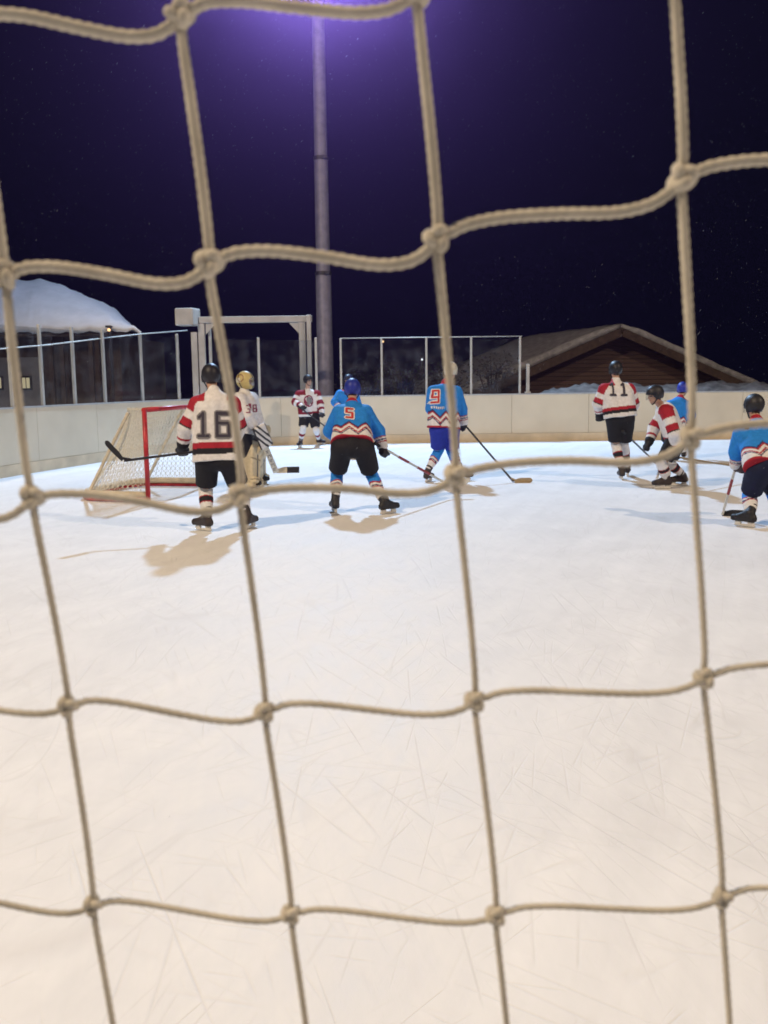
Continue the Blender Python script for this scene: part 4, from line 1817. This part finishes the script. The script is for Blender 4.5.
def jersey_blob(tors, arms, h, k, cuts, parent, dye, fold, seed):
    prims = tors + arms
    lo, hi = np.full(3, 1e9), np.full(3, -1e9)
    for p in prims:
        rr = max(p[3], p[4])
        for q in (p[1] - rr, p[2] - rr, p[1] + rr, p[2] + rr):
            lo, hi = np.minimum(lo, q), np.maximum(hi, q)
    lo, hi = lo - 3 * h, hi + 3 * h
    n = np.ceil((hi - lo) / h).astype(int) + 1
    ax = [lo[i] + h * np.arange(n[i]) for i in range(3)]
    X = np.stack(np.meshgrid(*ax, indexing='ij'), -1).astype(np.float32)
    T = None
    for p in tors:
        d, _ = prim_d(p, X)
        T = d if T is None else smin(T, d, k)
    for c, nn in cuts:
        T = np.maximum(T, (X - A3(c)) @ A3(nn))
    A_ = None
    for p in arms:
        d, _ = prim_d(p, X)
        A_ = d if A_ is None else smin(A_, d, 0.02)
    Fv = smin(T, A_, k * .8) + fold * folds(X * np.array((1.15, 1.15, .6), np.float32), seed)
    V, Fc = polygonise(Fv, lo, h)
    Vf = V.astype(np.float32)
    D = np.stack([prim_d(p, Vf)[0] for p in prims], 1)
    TT = np.stack([prim_d(p, Vf)[1] for p in prims], 1)
    who = D.argmin(1)
    tt = TT[np.arange(len(V)), who]
    tags = np.array([p[5] for p in prims])[who]
    o = from_arrays('jersey', V, Fc, M['cloth'], parent, True, dye(V, tags, tt))
    return o, V, Fc


def grouped(name, groups_, h, k, parent, dye, fold, seed):
    """like blob(), each group of primitives with its own cuts"""
    prims = [p for g_, _ in groups_ for p in g_]
    lo, hi = np.full(3, 1e9), np.full(3, -1e9)
    for p in prims:
        rr = max(p[3], p[4])
        for q in (p[1] - rr, p[2] - rr, p[1] + rr, p[2] + rr):
            lo, hi = np.minimum(lo, q), np.maximum(hi, q)
    lo, hi = lo - 3 * h - fold, hi + 3 * h + fold
    n = np.ceil((hi - lo) / h).astype(int) + 1
    ax = [lo[i] + h * np.arange(n[i]) for i in range(3)]
    X = np.stack(np.meshgrid(*ax, indexing='ij'), -1).astype(np.float32)
    nz = fold * folds(X, seed)
    Fv = None
    for g_, cuts in groups_:
        G_ = None
        for p in g_:
            d = prim_d(p, X)[0] + nz
            G_ = d if G_ is None else smin(G_, d, k)
        for c, nn in cuts:
            G_ = np.maximum(G_, (X - A3(c)) @ A3(Vector(nn).normalized()))
        Fv = G_ if Fv is None else smin(Fv, G_, k)
    V, Fc = polygonise(Fv, lo, h)
    tags = np.array(['h'] * len(V))
    return from_arrays(name, V, Fc, M['cloth'], parent, True, dye(V, tags, np.zeros(len(V))))


def stick(label, butt, heel, bdir, m_shaft, m_blade, blade_len=0.30, loft=0.0, m_grip=None, blade_h=0.07, blade_up=None, curl=0.035, shaft_w=0.028, m_mid=None):
    butt, heel = Vector(butt), Vector(heel)
    rt_ = root('hockey_stick', (heel.x, heel.y, heel.z), label, 'hockey stick', 'hockey sticks')
    ax = (heel - butt).normalized()
    L_ = (heel - butt).length
    bm_ = bmesh.new()
    bd = Vector(bdir).normalized()
    side = ax.cross(bd).normalized()
    bm_bar(bm_, butt, heel + ax * -.02, shaft_w * .72, shaft_w, 0.005, upv=ax.cross(side))
    from_bm('shaft', bm_, m_shaft, rt_, False)
    bm_ = bmesh.new()
    bm_bar(bm_, butt - ax * .012, butt + ax * .2, shaft_w * .72 + .006, shaft_w + .006, 0.006, upv=ax.cross(side))
    bm_bar(bm_, butt - ax * .02, butt + ax * .012, shaft_w * .72 + .016, shaft_w + .016, 0.008, upv=ax.cross(side))
    from_bm('grip_tape', bm_, m_grip or M['black_tape'], rt_)
    if m_mid:
        for a0, a1 in ((.30, .44), (.56, .74)):
            bm_ = bmesh.new()
            bm_bar(bm_, butt + ax * L_ * a0, butt + ax * L_ * a1, shaft_w * .72 + .003, shaft_w + .003, 0.005, upv=ax.cross(side))
            from_bm('shaft_decal', bm_, m_mid, rt_)
    # blade: swept sections, heel curved into the toe
    upv = Vector(blade_up).normalized() if blade_up else Vector((0, 0, 1))
    upv = (upv - bd * upv.dot(bd)).normalized()
    sd = bd.cross(upv).normalized()
    n = 14
    bm_ = bmesh.new()
    rings = []
    for i in range(n + 1):
        t = i / n
        hgt = blade_h * (0.62 + 0.38 * min(1, t * 3.0)) * (1.0 if t < .86 else math.sqrt(max(0.06, 1 - ((t - .86) / .14) ** 2)))
        th = .011 * (1 - .45 * t)
        c = heel + bd * (blade_len * t) + sd * (curl * t * t)
        lowz = (blade_h - hgt) * .5 if t > .86 else 0
        ring = []
        for yy, zz in ((-1, 0), (-1, 1), (-.4, 1.06), (.4, 1.06), (1, 1), (1, 0), (.4, -.03), (-.4, -.03)):
            ring.append(bm_.verts.new(c + sd * (yy * th * .5) + upv * (lowz + zz * hgt)))
        rings.append(ring)
    for a, b in zip(rings, rings[1:]):
        for k in range(8):
            bm_.faces.new((a[k], a[(k + 1) % 8], b[(k + 1) % 8], b[k]))
    bm_.faces.new(rings[0][::-1])
    bm_.faces.new(rings[-1])
    bm_bar(bm_, heel - ax * .10, heel + ax * .0 + upv * blade_h * .5 + bd * .02, shaft_w * .6, shaft_w * .95, 0.004, upv=ax.cross(side))
    from_bm('blade', bm_, m_blade, rt_, False)
    return rt_


PEOPLE = True
BROWN_BOOT = (0.035, 0.026, 0.024)
if PEOPLE:
    # ---- white number 16, nearest, back to us
    st16_b, st16_h = at(232, 447, 10.45), at(122, 461, 10.0)
    ax16 = st16_h - st16_b
    r, jo, sf, P, fr_ = player(
        'person in white jersey number 16 seen from behind, black helmet, stick held out left', 10.2,
        dict(head=(211, 378, .12), neck=(214, 392, .06), chest=(215, 406, .03), hip=(217, 455, -.02), hA=(207, 459, -.02), hB=(229, 459, -.02),
             sA=(197, 402, .02), sB=(232, 402, .05), eA=(186, 427, .02), wA=(183, 446, .10), eB=(239, 427, .17), wB=(231, 446, .30),
             kA=(206, 491, .10), kB=(240, 489, .14)),
        [((204, 531), (-.75, .55)), ((250, 528.5), (.30, .9))], (0, 1, 0), (-.25, 1, -.1), BLACK, white_torso, white_sleeve, white_sock, BLACK,
        BROWN_BOOT, axes=dict(A=ax16, B=ax16), S=0.97, seed=1.0, h=0.0105)
    number('16', 0.275, at(212.8, 424.5, 10.0), (1, 0, 0), fr_['spine'], sf, jo, M['num_black'], M['num_grey'], 0.13)
    stick('dark stick held level by number 16, its blade up before the goal', st16_b, st16_h, at(104, 446, 9.95) - st16_h,
          M['shaft_dark'], M['black_tape'], 0.26, blade_up=(.2, -.6, 1), blade_h=.065, m_grip=M['white_tape'])

    # ---- blue number 5, crouched, back to us
    h5 = at(447, 484, 12.75)
    w5 = at(383, 448, 11.72)
    b5 = w5 + (w5 - h5).normalized() * .16
    ax5 = h5 - b5
    r, jo, sf, P, fr_ = player(
        'person in blue jersey number 5 crouching wide with black shorts, seen from behind', 11.4,
        dict(head=(352.5, 391, .52), neck=(352, 403, .40), chest=(352, 418, .28), hip=(352, 445, -.05), hA=(342, 448, -.03), hB=(363, 448, -.03),
             sA=(339.5, 411, .30), sB=(365.5, 411, .33), eA=(330, 431, .42), wA=(343, 443, .62), eB=(378, 431, .36), wB=(383, 448, .32),
             kA=(337, 475, .18), kB=(372, 476, .18)),
        [((334.5, 512.5), (-.25, .95)), ((388, 514), (.75, .6))], (0, 1, 0), (.05, 1, -.15), ROYAL * .8, blue_torso, blue_sleeve, blue_sock, BLACK,
        BLACK * 1.3, glove_c=BLACK * 1.5, cuff_c=np.array((.3, .02, .03)), axes=dict(A=ax5, B=ax5), S=0.98, seed=2.1, h=0.0105, hem_off=-0.02)
    number('5', 0.165, at(349.5, 413.5, 11.3), (1, 0, 0), fr_['spine'], sf, jo, M['num_red'], M['num_white'], 0.17)
    stick('pale stick with red marks reaching low to the right from number 5', b5, h5, Vector((.95, .2, 0)), M['shaft_white'], M['white_tape'], m_mid=M['shaft_red'])

    # ---- blue number 9, white helmet
    h9 = ground_at(514.5, 483)
    h9.z = 0.002
    w9 = at(464, 424, 14.9)
    b9 = w9 + (w9 - h9).normalized() * .34
    ax9 = h9 - b9
    r, jo, sf, P, fr_ = player(
        'person in blue jersey number 9 with white helmet and royal blue shorts', 14.7,
        dict(head=(451, 372, .12), neck=(446, 383, .08), chest=(445, 396, .05), hip=(444, 424, 0), hA=(438, 430, -.03), hB=(451, 430, .05),
             sA=(433, 390, -.02), sB=(457, 391, .12), eA=(431, 409, .10), wA=(447, 420, .40), eB=(462, 409, .15), wB=(464, 424, .2),
             kA=(438, 452, .08), kB=(452, 453, .14)),
        [((428.5, 482), (.35, .7)), ((463, 481), (.9, .25))], (.3, .95, 0), (.4, .9, -.05), np.array((.62, .6, .5)), blue_torso, blue_sleeve, blue_sock, ROYAL,
        BROWN_BOOT, glove_c=BLACK * 1.6, cuff_c=BLACK, axes=dict(A=ax9, B=ax9), S=0.98, seed=3.3)
    number('9', 0.20, at(435.5, 396.5, 14.5), (1, .25, 0), fr_['spine'], sf, jo, M['num_red'], M['num_white'], 0.17, 0.1)
    # small lettering under the number, too fine to read
    decal('lettering', lambda x, y: (np.abs(y + .012 * np.sin(x * 25)) < .018) & (np.sin(x * 210) > -.35), .26, .09, .006, at(436, 407.5, 14.5),
          (1, .25, 0), fr_['spine'], sf, M['num_white'], jo, 0.009)
    stick('grey stick reaching right from number 9, tan blade flat on the ice', b9, h9, Vector((.97, .12, 0)), M['shaft_dark'], M['shaft_tan'], 0.27)

    # ---- white number 11 by the far boards
    h11 = ground_at(660, 467)
    h11.z = .002
    w11 = at(632, 440, 15.1)
    b11 = w11 + (w11 - h11).normalized() * .55
    ax11 = h11 - b11
    r, jo, sf, P, fr_ = player(
        'person in white jersey number 11 with black helmet standing upright, back to us', 14.8,
        dict(head=(615.5, 371, .10), neck=(616, 381, .08), chest=(617, 393, .05), hip=(620, 413, 0), hA=(614.5, 419, 0), hB=(626, 419, 0),
             sA=(604.5, 388, .0), sB=(629, 388, .06), eA=(598.5, 404, .03), wA=(600, 414, .12), eB=(634, 404, .12), wB=(629, 415, .3),
             kA=(616, 446, .10), kB=(624, 446, .16)),
        [((621, 479.5), (.05, 1)), ((627.5, 476), (.3, .9))], (0, 1, 0), (-.05, 1, -.05), BLACK, white_torso, white_sleeve, white_sock, BLACK,
        BROWN_BOOT, axes=dict(A=(1, 0, 0), B=ax11), S=0.98, seed=4.2)
    number('11', 0.22, at(618, 389, 14.6), (1, 0, 0), fr_['spine'], sf, jo, M['num_black'], None, 0.17)
    stick('dark stick sloping down to the right behind number 11', b11, h11, Vector((.9, .3, 0)), M['shaft_dark'], M['black_tape'])

    # ---- crouching white player, facing left
    w7 = at(676, 457, 13.42)
    h7 = at(731, 465.5, 14.25)
    b7 = w7 + (w7 - h7).normalized() * .13
    ax7 = h7 - b7
    r, jo, sf, P, fr_ = player(
        'person in white jersey with red patches bending low towards the left, dark helmet', 13.5,
        dict(head=(655, 396, -.05), neck=(662, 405, 0), chest=(666, 413, 0), hip=(676, 438, 0), hA=(675, 441, -.12), hB=(677, 441, .12),
             sA=(666, 411, -.20), sB=(664, 409, .20), eA=(674, 433, -.30), wA=(676, 452, -.1), eB=(654, 428, .25), wB=(649, 443, .1),
             kA=(662, 464, -.10), kB=(668, 462, .15)),
        [((663, 489), (-.95, -.1)), ((679, 486), (-.9, .2))], (-1, 0, 0), (-1, -.15, -.15), BLACK * 1.4, white_torso, white_sleeve, white_sock, BLACK,
        BROWN_BOOT, axes=dict(A=ax7, B=(0, 1, .2)), S=0.97, seed=5.2)
    stick('tan stick trailing out level to the right of the crouching white player', b7, h7, Vector((.95, .3, .02)), M['shaft_tan'], M['shaft_tan'])

    # ---- blue player behind him
    player('person in blue jersey and blue helmet half hidden behind the crouching white player', 18.0,
           dict(head=(682.5, 390, .15), neck=(680, 398, .1), chest=(678, 405, .05), hip=(673, 423, -.05), hA=(668, 427, -.05), hB=(679, 427, -.02),
                sA=(670, 404, .0), sB=(687, 404, .1), eA=(666, 415, .1), wA=(674, 424, .3), eB=(691, 415, .15), wB=(688, 425, .3),
                kA=(667, 443, .12), kB=(681, 443, .14)),
           [((666, 460), (.1, 1)), ((684, 459.5), (.4, .9))], (.25, 1, 0), (.4, 1, -.1), ROYAL, blue_torso, blue_sleeve, blue_sock, BLACK,
           BLACK, S=0.97, seed=6.6, h=0.013)

    # ---- blue player cut by the right edge
    h10 = ground_at(722, 516)
    h10.z = .002
    w10 = at(736, 466, 10.42)
    b10 = w10 + (w10 - h10).normalized() * .50
    ax10 = h10 - b10
    player('person in blue jersey with dark helmet bending forward at the right edge', 10.0,
           dict(head=(754, 408, .45), neck=(756, 421, .36), chest=(758, 436, .24), hip=(767, 463, -.05), hA=(759, 470, -.05), hB=(776, 470, .0),
                sA=(742, 432, .24), sB=(775, 432, .32), eA=(737, 452, .34), wA=(736, 466, .42), eB=(784, 452, .5), wB=(765, 462, .62),
                kA=(750, 496, .16), kB=(774, 496, .22)),
           [((745, 527), (-.55, .75)), ((778, 524), (.2, .95))], (-.1, 1, 0), (-.25, 1, -.15), BLACK * 1.3, blue_torso, blue_sleeve, blue_sock, NAVY * .4,
           BLACK, glove_c=np.array((.05, .03, .035)), cuff_c=np.array((.12, .1, .11)), axes=dict(A=ax10, B=ax10), S=0.97, seed=7.4)
    stick('pale stick with red shaft marks under the blue player at the right edge', b10, h10, Vector((.8, -.3, 0)), M['shaft_white'], M['black_tape'], m_mid=M['shaft_red'])

    # ---- white player by the far boards, facing us
    w3 = at(322, 415, 22.45)
    u3 = at(303, 408, 22.3)
    d3 = (w3 - u3).normalized()
    b3 = u3 - d3 * .12
    ax3 = d3
    r, jo, sf, P, fr_ = player(
        'person in white jersey with dark red shoulders and chest crest, facing us at far boards', 22.6,
        dict(head=(308, 381, -.08), neck=(307.5, 389, -.03), chest=(308, 397, -.02), hip=(309, 413, 0), hA=(304.5, 416, 0), hB=(314, 416, 0),
             sA=(299, 393, -.05), sB=(317, 393, .05), eA=(295, 402, -.12), wA=(303, 407, -.28), eB=(320.5, 404, -.05), wB=(322, 413, -.16),
             kA=(303, 429, -.10), kB=(316, 430, -.08)),
        [((300, 447.5), (-.25, -1)), ((320.5, 445), (.75, -.6))], (.5, -.85, 0), (.75, -.65, 0), BLACK, far_torso,
        lambda s, c: np.where(((s < .35) | ((s > .7) & (s < 1.15)) | ((s > 1.5) & (s < 1.8)))[:, None], SHADED_RED, WHITE), far_sock, BLACK,
        BROWN_BOOT, axes=dict(A=ax3, B=ax3), S=0.95, seed=8.8)
    cc = at(308.8, 401, 22.3)
    decal('crest', lambda x, y: (((x / .11) ** 2 + (y / .135) ** 2) < 1) & ((np.hypot(x / .11, y / .135) > .80) | (np.sin(x * 60 + y * 35) > .1)), .34, .36, .009, cc, (1, .35, 0), fr_['spine'], sf, M['num_maroon'], jo, 0.006)
    decal('crest_centre', lambda x, y: (((x - .012) / .062) ** 2 + ((y - .03) / .065) ** 2 < 1) | ((np.abs(x + .01) < .035) & (y < .02) & (y > -.09)) | ((np.abs(x - .055) < .018) & (np.abs(y) < .05)), .3, .34, .009, cc,
          (1, .35, 0), fr_['spine'], sf, M['num_grey'], jo, 0.010)
    h3 = w3 + d3 * .75
    h3 = Vector((h3.x, h3.y - .1, .03))
    stick('dark stick held across the body of the player at the far boards', b3, h3, Vector((.9, -.2, 0)), M['shaft_dark'], M['black_tape'])

    # ---- blue player hidden behind number 5
    player('person in blue jersey mostly hidden behind crouching number 5', 20.0,
           dict(head=(348.5, 381.5, 0), neck=(347.5, 390, 0), chest=(347, 398, 0), hip=(346.5, 420, 0), hA=(342, 425, 0), hB=(351, 425, 0),
                sA=(340, 393, -.08), sB=(355, 394, .08), eA=(335, 402, -.18), wA=(341, 411, -.35), eB=(358, 406, .1), wB=(352, 416, -.1),
                kA=(341, 440, .05), kB=(352, 440, .05)),
           [((340, 456), (-.5, -.6)), ((353, 456), (.3, -.9))], (-.4, -.9, 0), (-.4, -.8, 0), NAVY * .5, blue_torso, blue_sleeve, blue_sock, BLACK,
           BLACK, S=0.95, seed=9.1, h=0.014)

    # ---- goalkeeper
    hg = at(276.5, 473, 14.45)
    wg = at(261, 436, 14.15)
    bg_ = wg + (wg - hg).normalized() * .10

    def g_torso(t, u, ff, c):
        c[:] = WHITE
        c[(t > .55) & (t < .72) & (u < -.10) & (u > -.17)] = RED
        return c

    def g_sleeve(s, c):
        c[:] = WHITE
        c[s > 1.8] = GREY
        return c
    gr, jo, sf, P, fr_ = player(
        'person in white goalkeeper kit with gold mask and cream leg pads beside the goal', 14.3,
        dict(head=(245, 381.5, .0), neck=(244.5, 391, 0), chest=(245, 403, 0), hip=(245, 430, 0), hA=(243, 437, -.12), hB=(248, 437, .14),
             sA=(239, 397, -.20), sB=(252, 397, .18), eA=(247, 416, -.28), wA=(258, 430, -.17), eB=(257, 415, .25), wB=(263, 430, .3),
             kA=(249, 461, -.10), kB=(255, 459, .16)),
        [((252, 489), (.8, -.5)), ((259, 484.5), (.85, -.2))], (.85, -.4, 0), (.9, -.35, -.02), CREAM, g_torso, g_sleeve,
        lambda t, a, c: np.tile(CREAM, (len(t), 1)), BLACK, BLACK, glove_c=CREAM * .8, cuff_c=CREAM * .7,
        axes=dict(A=hg - bg_, B=(0, 0, 1)), S=0.97, seed=10.3, goalie=True)
    number('38', 0.11, at(251.8, 408.5, 13.9), (1, .1, 0), fr_['spine'], sf, jo, M['num_maroon'], None, 0.16)
    # leg pads
    for k in 'AB':
        kn, ank = P['k' + k], fr_['ends'][k][0]
        ff = Vector((.85, -.45, 0)).normalized()
        sh = (kn - ank).normalized()
        sd = sh.cross(ff).normalized()
        ff = sd.cross(sh)
        mid_ = kn.lerp(ank, .42) + ff * .085
        rot_ = np3(sd, ff, sh)
        pr = [box_(mid_, (.125, .055, .33), rot_, .045, 'pad'), box_(kn + sh * .17 + ff * .075, (.118, .045, .13), rot_, .04, 'thigh'),
              box_(ank + ff * .12 - sh * .055, (.11, .085, .05), rot_, .035, 'toe'),
              box_(mid_ - ff * .05 + sd * .1, (.03, .085, .26), rot_, .025, 'wing'), box_(mid_ - ff * .05 - sd * .1, (.03, .085, .26), rot_, .025, 'wing')]

        def pdye(V, tags, t, mid_=mid_, rot_=rot_):
            loc = (V - np.array(mid_)) @ rot_
            c = np.zeros((len(V), 3))
            c[:] = CREAM
            c[(np.abs(loc[:, 0] - .02) < .018) & (np.abs(loc[:, 2]) < .2)] = GREY * .5
            c[(np.abs(loc[:, 2] - .12) < .012)] = CREAM * .45
            c[(np.abs(loc[:, 2] + .2) < .012)] = CREAM * .45
            c[tags == 'wing'] = CREAM * .75
            return c
        blob('leg_pad', pr, .011, .02, M['leather'], gr, pdye, cuts=[((0, 0, .035), (0, 0, -1))])
    # blocker on the stick hand
    ff = Vector((.45, -.9, 0)).normalized()
    sh = (hg - bg_).normalized() * -1
    sd = sh.cross(ff).normalized()
    ff = sd.cross(sh)
    bc = wg + ff * .07 + sh * .015
    rot_ = np3(sd, ff, sh)

    def kdye(V, tags, t):
        loc = (V - np.array(bc)) @ rot_
        c = np.zeros((len(V), 3))
        c[:] = WHITE * .9
        x = loc[:, 0] + .5 * loc[:, 2]
        c[(np.abs(x - .0) < .016) | (np.abs(x - .075) < .016) | (np.abs(x + .075) < .016)] = BLACK
        c[np.abs(loc[:, 0]) > .092] = BLACK
        return c
    blob('blocker', [box_(bc, (.105, .032, .19), rot_, .025, 'k')], .010, .01, M['leather'], gr, kdye)
    # mask with cage
    s_, f_, u_, hd, rot = fr_['s'], fr_['f'], fr_['u'], fr_['hd'], fr_['rot']
    hc = hd + u_ * .02
    pr = [ell_(hc, (.112, .138, .135), rot, 'm'), ell_(hc + f_ * .055 - u_ * .065, (.075, .085, .085), rot, 'chin')]

    def mdye(V, tags, t):
        loc = (V - np.array(hc)) @ rot
        c = np.zeros((len(V), 3))
        c[:] = (.50, .40, .16)
        c[np.abs(loc[:, 0]) < .014] = (.06, .05, .04)
        c[np.abs(loc[:, 1] + .045 + .25 * loc[:, 2]) < .010] = (.05, .045, .04)
        c[(loc[:, 1] < -.02) & (np.abs(loc[:, 2]) < .035)] = (.58, .55, .45)
        c[np.abs(np.hypot(loc[:, 1] + .02, loc[:, 2] - .03) - .05) < .006] = (.18, .06, .04)
        return c
    mo, _, _ = blob('helmet', pr, .0085, .03, M['shell'], gr, mdye, sub=[ell_(hc + f_ * .14 - u_ * .02, (.072, .085, .062), rot), box_(hc - u_ * .2, (.2, .2, .07), rot, .01)])
    mo['_w'] = list(gr['_w'])
    bm = bmesh.new()
    for k in range(-3, 4):
        bm_tube(bm, catmull([hc + s_ * .02 * k + f_ * (.118 - .002 * k * k) + u_ * .05, hc + s_ * .022 * k + f_ * (.142 - .003 * k * k) - u_ * .02,
                             hc + s_ * .018 * k + f_ * (.128 - .002 * k * k) - u_ * .085], 4), .0035, 6)
    for z in (.03, -.01, -.05):
        bm_tube(bm, catmull([hc - s_ * .072 + f_ * .095 + u_ * z, hc + f_ * .142 + u_ * z, hc + s_ * .072 + f_ * .095 + u_ * z], 6), .0035, 6)
    from_bm('cage', bm, M['steel'], mo, True)
    # goal stick with wide paddle
    so = stick('cream goalkeeper stick with dark lettering on its wide paddle and taped black toe', bg_, hg, Vector((.98, .10, 0)), M['shaft_white'], M['goal_pad'],
               0.34, blade_h=.085, curl=0.0)
    axg = (hg - bg_).normalized()
    sdg = axg.cross(Vector((.98, .1, 0))).normalized()
    bm = bmesh.new()
    bm_bar(bm, bg_ + axg * .17, hg - axg * .01, .022, .088, .006, upv=axg.cross(sdg))
    so['_w'] = list(hg)
    from_bm('paddle', bm, M['shaft_white'], so)
    bm = bmesh.new()
    wdir = axg.cross(sdg).normalized()
    nface = sdg if sdg.y < 0 else -sdg
    Lp = (hg - bg_).length
    for k in range(7):
        c = bg_ + axg * (.22 + (Lp - .30) * k / 6) + nface * .0125
        for dx_, dz_, ww, hh_ in ((-.014, 0, .007, .052), (.012, .018, .02, .008), (.012, -.018 if k % 2 else 0, .02, .008)):
            rot_ = Matrix((axg, wdir, nface)).transposed()
            bm_box(bm, c + axg * dx_ + wdir * dz_, (ww, hh_, .003), rot_)
    from_bm('lettering', bm, M['num_black'], so)
    bm = bmesh.new()
    bd = Vector((.98, .1, 0)).normalized()
    bm_bar(bm, hg + bd * .16 + Vector((0, 0, .043)), hg + bd * .345 + Vector((0, 0, .043)), .020, .094, .006)
    from_bm('toe_tape', bm, M['black_tape'], so)

# drop bookkeeping
for o in bpy.data.objects:
    if '_w' in o:
        del o['_w']

# -------------------------------------------------------------- rendering
sc.render.engine = 'CYCLES'
sc.cycles.use_denoising = True
sc.cycles.max_bounces = 8
sc.cycles.transparent_max_bounces = 16
sc.cycles.volume_bounces = 0
sc.cycles.sample_clamp_indirect = 4
sc.view_settings.view_transform = 'Standard'
sc.view_settings.look = 'None'
sc.view_settings.exposure = 0
sc.view_settings.gamma = 1
sc.view_settings.use_curve_mapping = False
